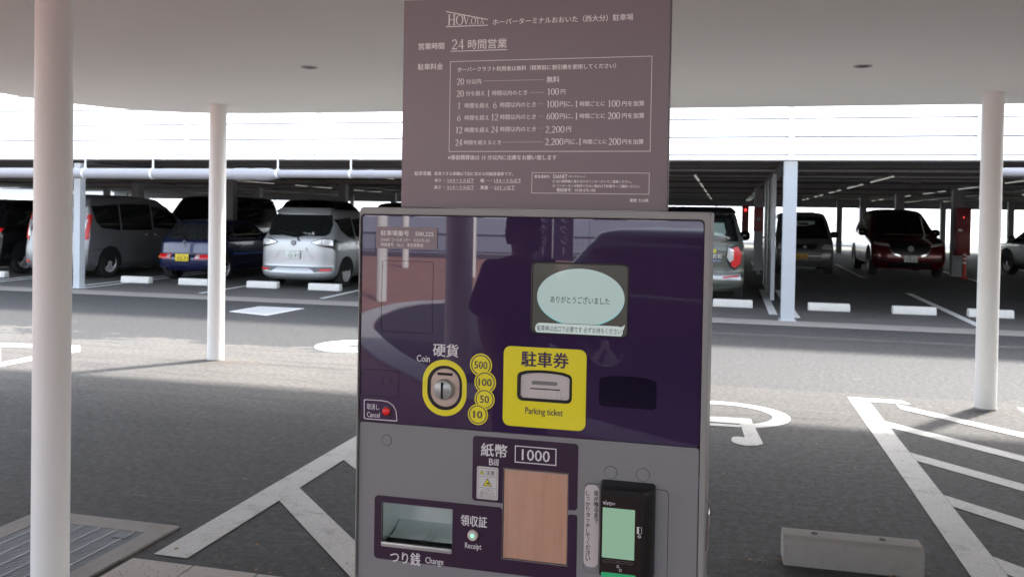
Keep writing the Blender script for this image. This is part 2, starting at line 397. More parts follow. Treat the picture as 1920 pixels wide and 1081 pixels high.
# ------------------------------------------------------------------ canopy over the camera
CZ = 2.57
edge = [(6.2, 8.49), (30, 8.49), (30, -4.6), (-6.65, -4.6), (-6.65, 6.3), (-6.62, 6.9), (-6.52, 7.45), (-6.33, 7.85), (-6.05, 8.15), (-5.6, 8.38), (-5.0, 8.47), (-4.2, 8.49)]  # unseen back edge pulled in to let more light reach the machine
cr = tag(link('canopy', None), 'large white canopy with a rounded corner carried on slim round pillars', 'canopy')
MB().prism_z(edge, CZ, CZ+.16).build('soffit', ceil_m, cr)
rimp = mat('metal_flashing', (.5, .5, .5), .4, metal=.6)
MB().prism_z([(Vector(p)*1.0) for p in [(a+(.03 if a > 0 else -.03), b+(.03 if b > 0 else -.03)) for a, b in edge]], CZ+.162, CZ+.46).build('raised_roof_edge', rimp, cr)  # unseen upstand, made taller so the canopy shade falls nearer
for (px, py, lab) in ((580, 126, 'small round recessed ceiling light left of the price sign'), (1618, 124, 'small round recessed ceiling light right of the price sign')):
    p = gz(px, py, CZ)
    t = thing('ceiling_light', lab, 'light', (p.x, p.y, CZ), group='recessed lights in the canopy')
    MB().lathe([(.062, 0), (.062, -.004), (.05, -.006), (.045, -.001)], 32, cap=False).build('trim_ring', mat('light_trim', (.35, .35, .34), .4, metal=.4), t, smooth=True)
    MB().lathe([(.0449, -.001), (.03, -.0015), (.001, -.002)], 32, cap=False).build('lens', mat('dark_lens', (.05, .05, .045), .2), t, smooth=True)
def pillar(name, x, y, r, lab, h=CZ, group='slim white canopy pillars'):
    t = thing(name, lab, 'pillar', (x, y, 0), group=group)
    MB().lathe([(r, 0), (r, h-.005)], 48).build('shaft', pil_w, t, smooth=True, angle=50)
    MB().lathe([(r+.004, h-.012), (r+.004, h-.001)], 48).build('collar', pil_w, t, smooth=True, angle=50)
    MB().lathe([(r+.006, 0), (r+.003, .012)], 48).build('sealant_ring', mat('grey_sealant', (.25, .24, .23), .8), t, smooth=True, angle=50)
    return t
pillar('round_pillar', -2.548, 2.84, .0685, 'wide round white pillar close by at the left edge, standing by the drain grate')
pillar('round_pillar', -4.98, 7.74, .082, 'slim round white pillar in front of the small blue hatchback')
pillar('round_pillar', 2.085, 7.74, .081, 'slim round white pillar at the right with its shadow over the hatched bay')
pillar('round_pillar', -5.71, -11.04, .09, 'round white pillar on the brick plaza beyond the kerb, mirrored in the machine', 2.9, 'plaza pillars behind the camera')
pillar('round_pillar', -8.72, -20.04, .09, 'far round white pillar on the plaza beside the railing', 2.9, 'plaza pillars behind the camera')
pillar('round_pillar', -2.44, -5.01, .13, 'stout round pillar under the canopy at the kerb of the bay', CZ, 'plaza pillars behind the camera')
pillar('round_pillar', -5.95, -17.3, .09, 'round white pillar on the plaza, mirrored next to the man', 2.9, 'plaza pillars behind the camera')

# ------------------------------------------------------------------ parking deck
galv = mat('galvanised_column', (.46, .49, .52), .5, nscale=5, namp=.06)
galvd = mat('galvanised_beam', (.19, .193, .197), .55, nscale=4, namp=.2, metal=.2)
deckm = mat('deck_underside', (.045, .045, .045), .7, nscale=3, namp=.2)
board = bpy.data.materials.new('white_translucent_board'); board.use_nodes = True
nt = board.node_tree; pb = nt.nodes['Principled BSDF']; pb.inputs['Base Color'].default_value = (.86, .88, .9, 1); pb.inputs['Roughness'].default_value = .4
tr = nt.nodes.new('ShaderNodeBsdfTranslucent'); tr.inputs[0].default_value = (.92, .94, .96, 1)
ms = nt.nodes.new('ShaderNodeMixShader'); ms.inputs[0].default_value = .62
nt.links.new(pb.outputs[0], ms.inputs[1]); nt.links.new(tr.outputs[0], ms.inputs[2]); nt.links.new(ms.outputs[0], nt.nodes['Material Output'].inputs[0])

garage = tag(link('parking_deck', None), 'open steel parking deck fronted by white horizontal boards', 'parking garage')
FX = [-6.70+2.54*k for k in range(-5, 8)]
fr = link('parapet', None, garage); joint = mat('board_joint', (.07, .085, .095), .9, spec=0)
for i in range(len(FX)-1):
    a, b = FX[i]+.045, FX[i+1]-.045
    for k in range(6):
        z0 = 2.475+.27*k
        MB().box(a, b, 13.4, 13.425, z0+.009, z0+.261).build('board', board, fr)
    for k in range(7): MB().box(a, b, 13.407, 13.424, 2.475+.27*k-.0085, 2.475+.27*k+.0085).build('joint', joint, fr)
    MB().box(a-.002, b+.002, 13.385, 13.43, 2.405, 2.47).build('bottom_rail', board, fr)
for xx in FX:
    box('post', mat('white_post', (.74, .76, .78), .45) if 'white_post' not in MATS else MATS['white_post'], fr, xx-.045, xx+.045, 13.37, 13.45, 2.40, 4.12)
# deck and beams
MB().box(-32, 32, 13.84, 40, 2.80, 2.95).build('deck', deckm, garage)  # set back behind the boards, a gap shaped so sun reaches their backs
def ibeam_x(mb, y, z0, h, w=.16, x0=-32, x1=32):
    mb.box(x0, x1, y-w/2, y+w/2, z0, z0+.014).box(x0, x1, y-.006, y+.006, z0+.014, z0+h-.014).box(x0, x1, y-w/2, y+w/2, z0+h-.014, z0+h)
def ibeam_y(mb, x, z0, h, w=.16, y0=14.1, y1=40):
    mb.box(x-w/2, x+w/2, y0, y1, z0, z0+.014).box(x-.006, x+.006, y0, y1, z0+.014, z0+h-.014).box(x-w/2, x+w/2, y0, y1, z0+h-.014, z0+h)
for i, yb in enumerate([13.96, 15.4, 16.8, 18.7, 20.6, 22.5, 24.4, 26.6, 28.8, 31.2, 33.6, 36.2, 39.9]):
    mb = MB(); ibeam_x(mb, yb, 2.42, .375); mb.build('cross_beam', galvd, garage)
for xb in [-24.4, -18.1, -11.75, -5.41, .93, 7.27, 13.6, 20]:
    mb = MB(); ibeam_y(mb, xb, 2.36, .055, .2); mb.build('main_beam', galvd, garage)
ribs = MB()
for k in range(128): ribs.box(-32+k*.5, -32+k*.5+.12, 14.2, 39.8, 2.765, 2.80)
ribs.build('deck_ribs', deckm, garage)
pale_z = mat('zinc_conduit', (.42, .42, .41), .5, metal=.2, nscale=8, namp=.3)
for i, (yc, zc) in enumerate(((16.1, 2.40), (17.9, 2.385), (19.7, 2.40), (21.6, 2.37), (23.4, 2.39), (25.6, 2.36), (27.7, 2.38), (30.1, 2.36), (32.6, 2.37), (35.0, 2.36))):
    MB().tube([(-32, yc, zc), (32, yc, zc)], .022, 6).build('conduit', pale_z, garage)
for k in range(24):
    xx = -30+2.54*k+.7
    if k % 2: box('joist', galvd, garage, xx-.05, xx+.05, 14.1, 39.8, 2.60, 2.76)
for k in range(14):
    xx = -29+4.3*k; yy = 17+(k*5 % 17)
    MB().tube([(xx, yy, 2.5), (xx+3.2, yy+3.4, 2.42)], .018, 6).build('brace_rod', pale_z, garage)
box('edge_girder', galvd, garage, -32, 32, 40.0, 40.15, 2.12, 2.8)
# splice plates with bolts on the first beam
for xb in (.35, 1.75, -9.9, -6.2):
    sp = box('splice_plate', galvd, garage, xb-.12, xb+.12, 13.865, 13.879, 2.47, 2.72)
    for a in (-.08, -.027, .027, .08):
        for b in (2.51, 2.56, 2.62, 2.68):
            MB().lathe([(.012, 13.852), (.012, 13.865)], 6, (xb+a, 0, b), 'y').build('bolt', galv, sp)
# columns: H sections standing on the floor
colg = 'galvanised columns of the parking deck'
def hcol(x, y, w, lab, wide=.2, m=None, top=2.41):
    z0 = fz(y) if y > 13.6 else 0
    t = thing('steel_column', lab, 'column', (x, y, z0), group=colg)
    mm = m or galv
    h = top-z0-.002
    MB().box(-w/2, w/2, -w/2, w/2, 0.014, h).build('shaft', mm, t)
    box('base_plate', mm, t, -w/2-.03, w/2+.03, -w/2-.03, w/2+.03, 0, .014)
    return t
hcol(.93, 13.62, .19, 'pale blue-grey steel column at the front of the deck, between the red car stall and the small SUV', top=2.395)
hcol(gy(154.5, 450, 13.86).x-.07, 13.86, .14, 'pale steel column at the front of the deck, behind the near white pillar', top=2.36)
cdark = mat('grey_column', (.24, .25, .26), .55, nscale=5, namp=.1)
for (px, yy, w, lab) in ((1423, 24.6, .24, 'inner column carrying a red box behind the small SUV'), (1795, 24.6, .26, 'inner column behind the red fire cabinet'),
                         (1686, 28.8, .24, 'inner column above the red car'), (1618, 33.6, .22, 'thin inner column left of the red car'), (1574, 36.2, .2, 'thin inner column between the kei van and the red car'), (1768, 39.5, .2, 'thin far column left of the fire cabinet'),
                         (643, 24.6, .25, 'inner column above the silver minivan'), (483, 28.8, .24, 'inner column behind the silver minivan roof'), (434, 20.6, .22, 'inner column beside the middle pillar'), (258, 24.6, .26, 'inner column above the black van'),
                         (200, 31.2, .2, 'inner column above the grey minivan roof'), (103, 33.6, .26, 'inner column beside the near white pillar'), (738, 33.6, .2, 'far inner column next to the sign'), (660, 39.5, .15, 'far thin column above the silver minivan'), (1895, 36.2, .2, 'far inner column at the right edge'), (236, 39.5, .16, 'far thin column left of the black van')):
    hcol(gy(px, 400, yy).x, yy, w, lab, m=cdark)
# far side: low kerb, grass, bright boundary fence
sheet('far_verge', mat('yellow_green_grass', (.25, .30, .05), .9, nscale=6, namp=.3), [(-60, 41.2), (60, 41.2), (60, 43), (-60, 43)], .25)
ff = thing('boundary_fence', 'white panel fence beyond the far side of the parking deck', 'fence', (0, 43, .25))
fwm = mat('white_fence_panel', (.85, .85, .85), .6)
for k in range(-22, 22):
    mb = MB().box(k*2.0+.02, k*2.0+1.98, 0, .05, .35 if k % 3 else .3, 1.9); mb.build('fence_panel', board, ff)
    box('fence_post', fwm, ff, k*2.0-.02, k*2.0+.02, -.02, .07, 0, 2.0)
wh = thing('warehouse', 'long pale warehouse with a low roof beyond the boundary fence', 'building', (0, 60, 0))
box('wall', mat('cream_wall', (.75, .73, .70), .7), wh, -60, 14, 0, 12, -.3, 3.4)
MB().add([(-60, -.4, 3.4), (14, -.4, 3.4), (14, 6, 4.5), (-60, 6, 4.5), (14, 12.4, 3.4), (-60, 12.4, 3.4)], [(0, 1, 2, 3), (3, 2, 4, 5), (1, 4, 2), (0, 3, 5)]).build('roof', mat('pale_brown_roof', (.5, .42, .36), .7), wh)

# strip lights under the beams
tubem = mat('lit_tube', (.8, .8, .78), .4, emit=(1, .96, .86), es=.3)
sl0 = None
def strip(x, y, L, lab):
    global sl0
    t = thing('strip_light', lab, 'light', (x, y, 2.40), group='strip lights under the parking deck')
    box('housing', galvd, t, -.03, .03, 0, L, -.03, -.001); box('tube', tubem, t, -.017, .017, .02, L-.02, -.05, -.031)
k = 0
names = ['nearest', 'second', 'third', 'fourth', 'farthest']
for xr, rl in ((3.0, 'over the red car aisle'), (5.6, 'over the fire cabinet'), (8.2, 'at the right edge of the deck'), (-.6, 'over the small SUV'), (-4.6, 'over the stalls right of the silver minivan'), (-7.9, 'over the silver minivan'), (-13.2, 'over the grey minivan')):
    for i, yy in enumerate((17.2, 20.9, 24.8, 29.2, 34)):
        strip(xr, yy, 2.6, names[i]+' strip light '+rl)

# drain pipe hung under the parapet
pipe_m = mat('grey_pvc_pipe', (.36, .36, .385), .4, nscale=3, namp=.06)
pw = mat('white_bracket', (.8, .8, .8), .4)
dp = thing('drain_pipe', 'thick grey drain pipe hung under the left parapet, stepping down to a thinner pipe', 'pipe', (-7.4, 13.2, 2.17))
def xl(px, py=320): return gy(px, py, 13.2).x-(-7.4)
def pz(px, py): return gy(px, py, 13.2).z-2.17
big, sm = .093, .067
z1, z2 = pz(250, 325.5), pz(640, 322.5)
MB().lathe([(big, -18), (big, xl(440)), ], 28, (0, 0, z1), 'x').build('wide_pipe', pipe_m, dp, smooth=True)
MB().lathe([(big+.008, xl(441)), (big+.012, xl(462)), (big+.006, xl(463)), (big+.006, xl(480)), (big+.012, xl(482)), (big+.012, xl(504)), (sm+.01, xl(517)), (sm+.01, xl(520))], 28, (0, 0, z1), 'x').build('reducer', pipe_m, dp, smooth=True, angle=35)
MB().lathe([(sm, xl(519)), (sm, xl(930))], 28, (0, 0, z1+.012), 'x').build('thin_pipe', pipe_m, dp, smooth=True)
MB().lathe([(sm+.006, xl(692)), (sm+.006, xl(700))], 28, (0, 0, z1+.012), 'x').build('coupling', pipe_m, dp, smooth=True, angle=35)
for px, r in ((160, big), (287, big), (-60, big), (521, sm+.006), (658, sm), (800, sm)):
    c0 = xl(px); br = MB().lathe([(r+.007, c0-.022), (r+.007, c0+.022)], 24, (0, 0, z1+(.012 if r < .09 else 0)), 'x').build('clamp', pw, dp, smooth=True, angle=35)
    box('hanger_rod', pw, br, c0-.012, c0+.012, -.012, .012, z1+r, 2.40-2.17+.002); box('hanger_arm', pw, br, c0-.05, c0+.1, -.01, .2, .225, .245)
dp2 = thing('drain_pipe', 'short grey drain pipe hung under the parapet at the right edge', 'pipe', (3.45, 13.2, 2.225))
MB().lathe([(.062, 0), (.062, 6)], 28, (0, 0, 0), 'x').build('pipe', pipe_m, dp2, smooth=True, angle=35)
MB().lathe([(.07, .9), (.07, .94)], 24, (0, 0, 0), 'x').build('clamp', pw, dp2, smooth=True, angle=35)

# partition wall along the stall by the front column
pa = thing('partition_wall', 'dark grey framed partition panel standing behind the front column beside the small SUV', 'partition', (.86, 16.6, fz(16.6)))
pmm = mat('grey_partition', (.18, .19, .21), .5)
for k in range(3):
    y0 = k*1.3
    box('panel', pmm, pa, -.012, .012, y0+.05, y0+1.26, .08, 1.05); box('panel', pmm, pa, -.012, .012, y0+.05, y0+1.26, 1.11, 2.3)
    box('post', galv if k == 0 else cdark, pa, -.035, .035, y0-.03, y0+.045, 0, 2.36-fz(16.6))
    box('rail', cdark, pa, -.025, .025, y0+.047, y0+1.262, 1.055, 1.105); box('rail', cdark, pa, -.025, .025, y0+.047, y0+1.262, .02, .075)

# wheel stops
sg = 'white concrete wheel stops in the parking deck'
first = None
def wstop(x0, x1, y, lab):
    global first
    if first is None:
        t = thing('wheel_stop', lab, 'wheel stop', group=sg)
        MB().add([(-.33,0,0),(.33,0,0),(.33,.15,0),(-.33,.15,0),(-.325,.012,.13),(.325,.012,.13),(.325,.138,.13),(-.325,.138,.13)], [(3,2,1,0),(4,5,6,7),(0,1,5,4),(1,2,6,5),(2,3,7,6),(3,0,4,7)]).build('block', stopw, t, bevel=.012, angle=50)
        first = t
    else: t = copy_tree(first); t['label'] = lab
    t.location = ((x0+x1)/2, y, fz(y))
    return t
for x0, x1, lab in ((-9.07, -8.38, 'white wheel stop behind the left rear wheel of the silver minivan'), (-7.75, -7.07, 'white wheel stop behind the right rear wheel of the silver minivan'),
                    (-11.92, -11.22, 'white wheel stop behind the left wheel of the blue hatchback'), (-10.58, -9.9, 'white wheel stop partly behind the middle pillar, below the blue hatchback'),
                    (-14.05, -13.37, 'white wheel stop right behind the grey minivan, next to the pale column'), (-15.4, -14.75, 'white wheel stop left behind the near pillar'), (-16.9, -16.2, 'white wheel stop at the far left below the black SUV'),
                    (-.17, .46, 'white wheel stop behind the small grey-green SUV, right of the machine'), (-1.5, -.85, 'white wheel stop hidden behind the machine under the small SUV'),
                    (1.37, 2.01, 'white wheel stop just right of the pale front column'), (2.67, 3.32, 'white wheel stop in the empty stall below the red car'), (3.80, 4.44, 'white wheel stop crossed by the right pillar'), (5.1, 5.75, 'white wheel stop beyond the right edge')):
    wstop(x0, x1, 15.08, lab)
for i, (xa, lab) in enumerate(((4.0, 'wheel stop in the shade below the right edge hatchback'), (7.9, 'wheel stop in the far row at the right edge'))):
    wstop(xa+3.6, xa+4.2, 22.8, lab)

# grey concrete wheel stop in front, chamfered, with bolts
ns = thing('wheel_stop', 'bare grey concrete wheel stop with two bolt holes beside the machine', 'wheel stop', (.56, 3.93, 0), .02)
mb = MB(); L = .285
pr = [(0, 0), (.0, .112), (.022, .128), (.115, .128), (.14, .1), (.14, 0)]
mb.add([(-L, a, b) for a, b in pr]+[(L, a, b) for a, b in pr], [tuple(range(6)), tuple(range(11, 5, -1))]+[(i, (i+1) % 6, 6+(i+1) % 6, 6+i) for i in range(6)])
mb.build('block', conc, ns, bevel=.004, angle=30)
for a in (-.15, .13):
    MB().lathe([(.014, .1285), (.012, .133), (.004, .1335)], 14, (a, .07, 0)).build('bolt', mat('rusty_bolt', (.08, .06, .05), .7), ns, smooth=True)

# fire cabinet, red boxes, delineator post, far red sign
redm = mat('red_enamel', (.20, .012, .016), .4, nscale=4, namp=.15)
cx = gy(1800, 420, 24.2)
fc = thing('fire_cabinet', 'tall red fire hydrant cabinet with a lit lamp on the inner column', 'fire cabinet', (gy(1803, 430, 24.4).x, 24.32, fz(24.4)+.56))
box('cabinet', redm, fc, -.17, .17, -.11, .11, 0, 1.22, bevel=.01)
box('door', redm, fc, -.15, .15, -.122, -.111, .05, .80, bevel=.003)
box('notice_plate', wht, fc, -.12, -.03, -.126, -.1225, .62, .68)
MB().lathe([(.02, 0), (.02, .03), (.01, .04)], 14, (0, -.112, .98), 'y').build('lamp', mat('red_lamp', (.5, .02, .02), .3, emit=(1, .05, .05), es=1.6), fc)
for dz in (.0,): pass
def redbox(px, y, z0, z1, w, lab, lamp=False):
    p = gy(px, 430, y)
    t = thing('alarm_box', lab, 'alarm box', (p.x, y, z0))
    box('housing', redm, t, -w/2, w/2, -.06, .06, 0, z1-z0, bevel=.006); box('cover', redm, t, -w/2+.02, w/2-.02, -.066, -.061, .04, (z1-z0)*.55)
    if lamp: MB().lathe([(.045, -.1), (.045, -.06)], 14, (0, 0, (z1-z0)*.84), 'y').build('lamp', MATS['red_lamp'], t)
    else: MB().lathe([(.05, -.075), (.05, -.067)], 16, (0, 0, (z1-z0)*.5), 'y').build('bell', cdark, t)
redbox(1421.5, 24.35, 1.22, 1.86, .24, 'dark red alarm box with a round bell on the inner column behind the small SUV')
redbox(1397, 27.0, 1.1, 1.95, .2, 'farther red alarm box with a bright red lamp just above the small SUV mirror', True)
rs = thing('fire_sign', 'small red fire sign on the inner column above the silver minivan', 'sign', (gy(635, 384, 24.4).x, 24.4, gy(635, 384, 24.4).z))
box('plate', redm, rs, -.27, .2, -.01, .01, -.10, .10); MB().lathe([(.07, -.018), (.07, -.011)], 20, (.0, 0, 0), 'y').build('emblem', mat('pale_red', (.55, .2, .2), .5), rs)
dl = thing('delineator_post', 'orange-red flexible post with white bands at the foot of the fire cabinet column', 'bollard', (gy(1808, 500, 23.8).x, 23.8, fz(23.8)))
MB().lathe([(.1, 0), (.1, .02), (.045, .05), (.04, .66), (.03, .68)], 20).build('post', mat('orange_red', (.42, .03, .015), .5), dl, smooth=True, angle=40)
for zz in (.38, .48, .58): MB().lathe([(.043, zz), (.043, zz+.045)], 20, cap=False).build('white_band', mat('reflective_white', (.75, .75, .75), .4) if 'reflective_white' not in MATS else MATS['reflective_white'], dl, smooth=True)
# ------------------------------------------------------------------ cars: a stack of rounded slices with panels laid on the surface
def tab(t, z):
    if z <= t[0][0]: return t[0][1]
    for (a, b), (c2, d) in zip(t, t[1:]):
        if z <= c2:
            k = (z-a)/(c2-a) if c2 > a else 1; return b+(d-b)*k
    return t[-1][1]
def cat_tab(t, n=6):        # smooth a coarse table
    out = []
    for i in range(len(t)-1):
        p = [Vector(t[max(0, min(len(t)-1, j))]) for j in (i-1, i, i+1, i+2)]
        for q in range(n):
            s = q/n
            h = [.5*((2*p[1][m])+(-p[0][m]+p[2][m])*s+(2*p[0][m]-5*p[1][m]+4*p[2][m]-p[3][m])*s*s+(-p[0][m]+3*p[1][m]-3*p[2][m]+p[3][m])*s**3) for m in (0, 1)]
            h[0] = t[i][0]+(t[i+1][0]-t[i][0])*s
            out.append(tuple(h))
    out.append(tuple(t[-1])); return out
class Shell:
    """near end at y=0 looking towards -Y; tables give half width, near face and far face over height"""
    def __init__(s, W, N, F, D=.35, n=2.8, bow=.05):
        s.W, s.N, s.F = cat_tab(W), cat_tab(N), cat_tab(F); s.D, s.n, s.bow = D, n, bow
        s.z0, s.z1 = W[0][0], W[-1][0]
    def near(s, x, z):
        w = tab(s.W, z); q = min(abs(x)/w, .9999); return tab(s.N, z)+s.D*(1-(1-q**s.n)**(1/s.n))+s.bow*q*q
    def far(s, x, z):
        w = tab(s.W, z); q = min(abs(x)/w, .9999); return tab(s.F, z)-s.D*(1-(1-q**s.n)**(1/s.n))-s.bow*q*q
    def side(s, y, z):
        w = tab(s.W, z); a = tab(s.N, z)+s.bow; b = tab(s.F, z)-s.bow
        for e, sg in ((a, 1), (b, -1)):
            d = (y-e)*sg
            if d < s.D:
                q = max(0, 1-max(d, 0)/s.D); return w*max(.02, (1-q**s.n))**(1/s.n)
        return w
    def P(s, kind, u, z, sgn=1):
        if kind == 'near': return Vector((u, s.near(u, z), z))
        if kind == 'far': return Vector((u, s.far(u, z), z))
        return Vector((sgn*s.side(u, z), u, z))
    def nrm(s, kind, u, z, sgn=1):
        e = .01
        a = s.P(kind, u+e, z, sgn)-s.P(kind, u-e, z, sgn); b = s.P(kind, u, z+e, sgn)-s.P(kind, u, z-e, sgn)
        n = a.cross(b)
        if n.length < 1e-9: n = Vector((0, -1, 0))
        n.normalize()
        ref = {'near': Vector((0, -1, .01)), 'far': Vector((0, 1, .01)), 'side': Vector((sgn, 0, .01))}[kind]
        return n if n.dot(ref) >= 0 else -n
    def body(s, name, m, parent, nz=46, nx=22):
        mb = MB(); rows = []
        for i in range(nz+1):
            t = i/nz; z = s.z0+(s.z1-s.z0)*(t if t < .9 else t)
            # denser slices near the roof
            z = s.z0+(s.z1-s.z0)*(1-(1-t)**1.5)
            w = tab(s.W, z); row = []
            for k in range(nx+1):
                x = w*.9999*math.sin(PI/2*(2*k/nx-1)); row.append((x, s.near(x, z), z))
            yn = row[-1][1]; xf = [w*.9999*math.sin(PI/2*(1-2*k/nx)) for k in range(nx+1)]
            far = [(x, s.far(x, z), z) for x in xf]
            mid = [(w, yn+(far[0][1]-yn)*q, z) for q in (.2, .4, .6, .8)]
            mid2 = [(-w, far[-1][1]+(yn-far[-1][1])*q, z) for q in (.2, .4, .6, .8)]
            rows.append(row+mid+far+mid2)
        m_ = len(rows[0]); vs = [v for r in rows for v in r]
        fs = [(i*m_+k, i*m_+(k+1) % m_, (i+1)*m_+(k+1) % m_, (i+1)*m_+k) for i in range(nz) for k in range(m_)]
        fs += [tuple(range(m_-1, -1, -1)), tuple(range(nz*m_, nz*m_+m_))]
        mb.add(vs, fs); return mb.build(name, m, parent, smooth=True, angle=42)
    def patch(s, name, m, parent, kind, poly, off=.006, sgn=1, rows=10, cols=12, th=.02):
        zs = [p[1] for p in poly]; a, b = min(zs), max(zs); grid = []
        for i in range(rows+1):
            z = a+(b-a)*i/rows; z = min(max(z, a+1e-4), b-1e-4); xs = []
            for (p, q) in zip(poly, poly[1:]+poly[:1]):
                if (p[1]-z)*(q[1]-z) <= 0 and p[1] != q[1]: xs.append(p[0]+(q[0]-p[0])*(z-p[1])/(q[1]-p[1]))
            if len(xs) < 2: xs = [xs[0], xs[0]] if xs else [0, 0]
            lo, hi = min(xs), max(xs); grid.append([(lo+(hi-lo)*k/cols, z) for k in range(cols+1)])
        vs = []
        for o in (off, off-th):
            for r in grid:
                for (u, z) in r: vs.append(s.P(kind, u, z, sgn)+s.nrm(kind, u, z, sgn)*o)
        c1 = cols+1; R = rows+1; n = R*c1
        fs = [(i*c1+k, i*c1+k+1, (i+1)*c1+k+1, (i+1)*c1+k) for i in range(rows) for k in range(cols)]
        bd = [i for i in range(c1)]+[r*c1+cols for r in range(1, R)]+[(R-1)*c1+k for k in range(cols-1, -1, -1)]+[r*c1 for r in range(R-2, 0, -1)]
        fs += [(bd[i], n+bd[i], n+bd[(i+1) % len(bd)], bd[(i+1) % len(bd)]) for i in range(len(bd))]
        return MB().add(vs, fs).build(name, m, parent, smooth=True, angle=40)

glassm = mat('dark_car_glass', (.010, .012, .012), .04, coat=1, ior=1.6)
glassl = mat('pale_daylight_paint', (.20, .27, .25), .1, coat=1)  # opaque pale colour for the bright view through a car window
tyrem = mat('tyre_rubber', (.018, .018, .018), .8)
rimm = mat('alloy_rim', (.50, .50, .51), .4, metal=.15)
tail = mat('red_tail_lamp', (.62, .012, .014), .3, coat=.2)
silv = mat('silver_badge', (.25, .26, .28), .5)
clear = mat('clear_lamp', (.62, .62, .63), .12, coat=1, metal=.3)
amber = mat('amber_lamp', (.7, .2, .02), .2, coat=1)
plw = mat('white_number_plate', (.66, .68, .66), .5); ply = mat('yellow_number_plate', (.72, .55, .02), .5)
plg = mat('green_plate_print', (.04, .16, .08), .5)

def text_mesh(s, bold=0, res=2):
    cu = bpy.data.curves.new('t', 'FONT'); cu.body = s; cu.size = 1; cu.resolution_u = res
    ob = bpy.data.objects.new('t', cu); me = bpy.data.meshes.new_from_object(ob)
    bpy.data.objects.remove(ob); bpy.data.curves.remove(cu); return me
def letter(s, m, parent, x0, x1, zc, y, ys=1, bold=0, h=None, name='lettering', res=2, slant=0):
    """flat print on an upright plane facing -Y, fitted between x0 and x1, centred on zc"""
    me = text_mesh(s, bold, res)
    xs = [v.co.x for v in me.vertices]; ysv = [v.co.y for v in me.vertices]
    ax, bx, ay, by_ = min(xs), max(xs), min(ysv), max(ysv)
    k = (x1-x0)/(bx-ax); kz = h/(by_-ay) if h else k*ys; my = (ay+by_)/2
    for v in me.vertices: v.co = Vector((x0+(v.co.x-ax)*k+slant*(v.co.y-my)*kz, y, zc+(v.co.y-my)*kz))
    if bold:                                     # heavier strokes: copies a hair to each side
        vs = [tuple(v.co) for v in me.vertices]; fs = [tuple(p.vertices) for p in me.polygons]; n = len(vs); d = bold*k*1.3
        V2 = []; F2 = []
        for i, (dx, dz) in enumerate(((-d, 0), (d, 0), (0, d*.6), (0, -d*.6))):
            V2 += [(x+dx, yy-.00004*i, z+dz) for x, yy, z in vs]; F2 += [tuple(q+i*n for q in f) for f in fs]
        me2 = bpy.data.meshes.new(name); me2.from_pydata(V2, [], F2); bpy.data.meshes.remove(me); me = me2
    me.materials.clear(); me.materials.append(m); me.name = name
    return link(name, me, parent)

def wheel(parent, x, y, r, sgn, spokes=7, rm=None, w=.2):
    t = link('wheel', None, parent)
    prof = [(r*.66, -.05), (r*.66, -.004), (r*.70, 0), (r*.93, 0), (r, -.03), (r, -w+.03), (r*.93, -w), (r*.62, -w)]
    MB().lathe([(a, x+sgn*b) for a, b in prof], 32, (0, y, r), 'x', cap=False).build('tyre', tyrem, t, smooth=True, angle=40)
    mb = MB(); mb.lathe([(r*.64, x+sgn*.002), (r*.60, x+sgn*-.012), (r*.58, x-sgn*.06), (.02, x-sgn*.07)], 32, (0, y, r), 'x', cap=False)
    mb.lathe([(.055, x-sgn*.005), (.05, x+sgn*.002), (.01, x+sgn*.003)], 16, (0, y, r), 'x', cap=False)
    for k in range(spokes):
        a = 2*PI*k/spokes+.3; ca, sa = math.cos(a), math.sin(a)
        def q(rad, tw): return (y+ca*rad-sa*tw, r+sa*rad+ca*tw)
        b = [q(.04, .022), q(.04, -.022), q(r*.6, -.034), q(r*.6, .034)]
        xo, xi = x-sgn*.008, x-sgn*.03
        mb.add([(xo, *p) for p in b]+[(xi, *p) for p in b], [(0, 1, 2, 3), (7, 6, 5, 4), (0, 4, 5, 1), (1, 5, 6, 2), (2, 6, 7, 3), (3, 7, 4, 0)])
    mb.build('rim', rm or rimm, t, smooth=True, angle=35)
    return t

def add_wheels(sh, t, ys_, r, wz=.5, spokes=7, rm=None, dark=True):
    for y in ys_:
        for sg in (-1, 1):
            w = sh.side(y, wz*.5+.1)
            arc = [(y+(r+.075)*math.cos(a), r+(r+.075)*math.sin(a)) for a in [PI*k/14 for k in range(15)]]
            arc = arc+[(y-(r+.075), sh.z0), (y+(r+.075), sh.z0)]
            arc = [(a, max(b, sh.z0)) for a, b in arc]
            sh.patch('wheel_arch', blkm, t, 'side', arc, .006, sg, rows=14, cols=10)
            wheel(t, sg*(w+.012), y, r, sg, spokes, rm)
def plate(sh, t, xc, zc, kind, m, txt, top, ink, w=.165, h=.0825, dy=.03):
    y = min(sh.near(xc+w, zc+h), sh.near(xc-w, zc+h), sh.near(xc, zc-h), sh.near(xc, zc+h))-dy
    p = box('number_plate', m, t, xc-w, xc+w, y, y+.012, zc-h, zc+h, bevel=.003)
    if txt: letter(txt, ink, p, xc-w*.8, xc+w*.9, zc-h*.25, y-.002, h=h*1.0, name='plate_lettering')
    if top: letter(top, ink, p, xc-w*.5, xc+w*.5, zc+h*.64, y-.002, h=h*.38, name='plate_lettering')
    return p
def mirrorpart(sh, t, y, z, m, L=.24):
    for sg in (-1, 1):
        x = sg*(sh.side(y, z)-.01)
        mb = MB(); mb.lathe([(.02, 0), (.085, .03), (.10, .09), (.09, .17), (.05, .21)], 14, (x, y, z), 'x') if sg > 0 else mb.lathe([(.02, 0), (.085, -.03), (.10, -.09), (.09, -.17), (.05, -.21)], 14, (x, y, z), 'x')
        mb.build('door_mirror', m, t, smooth=True)
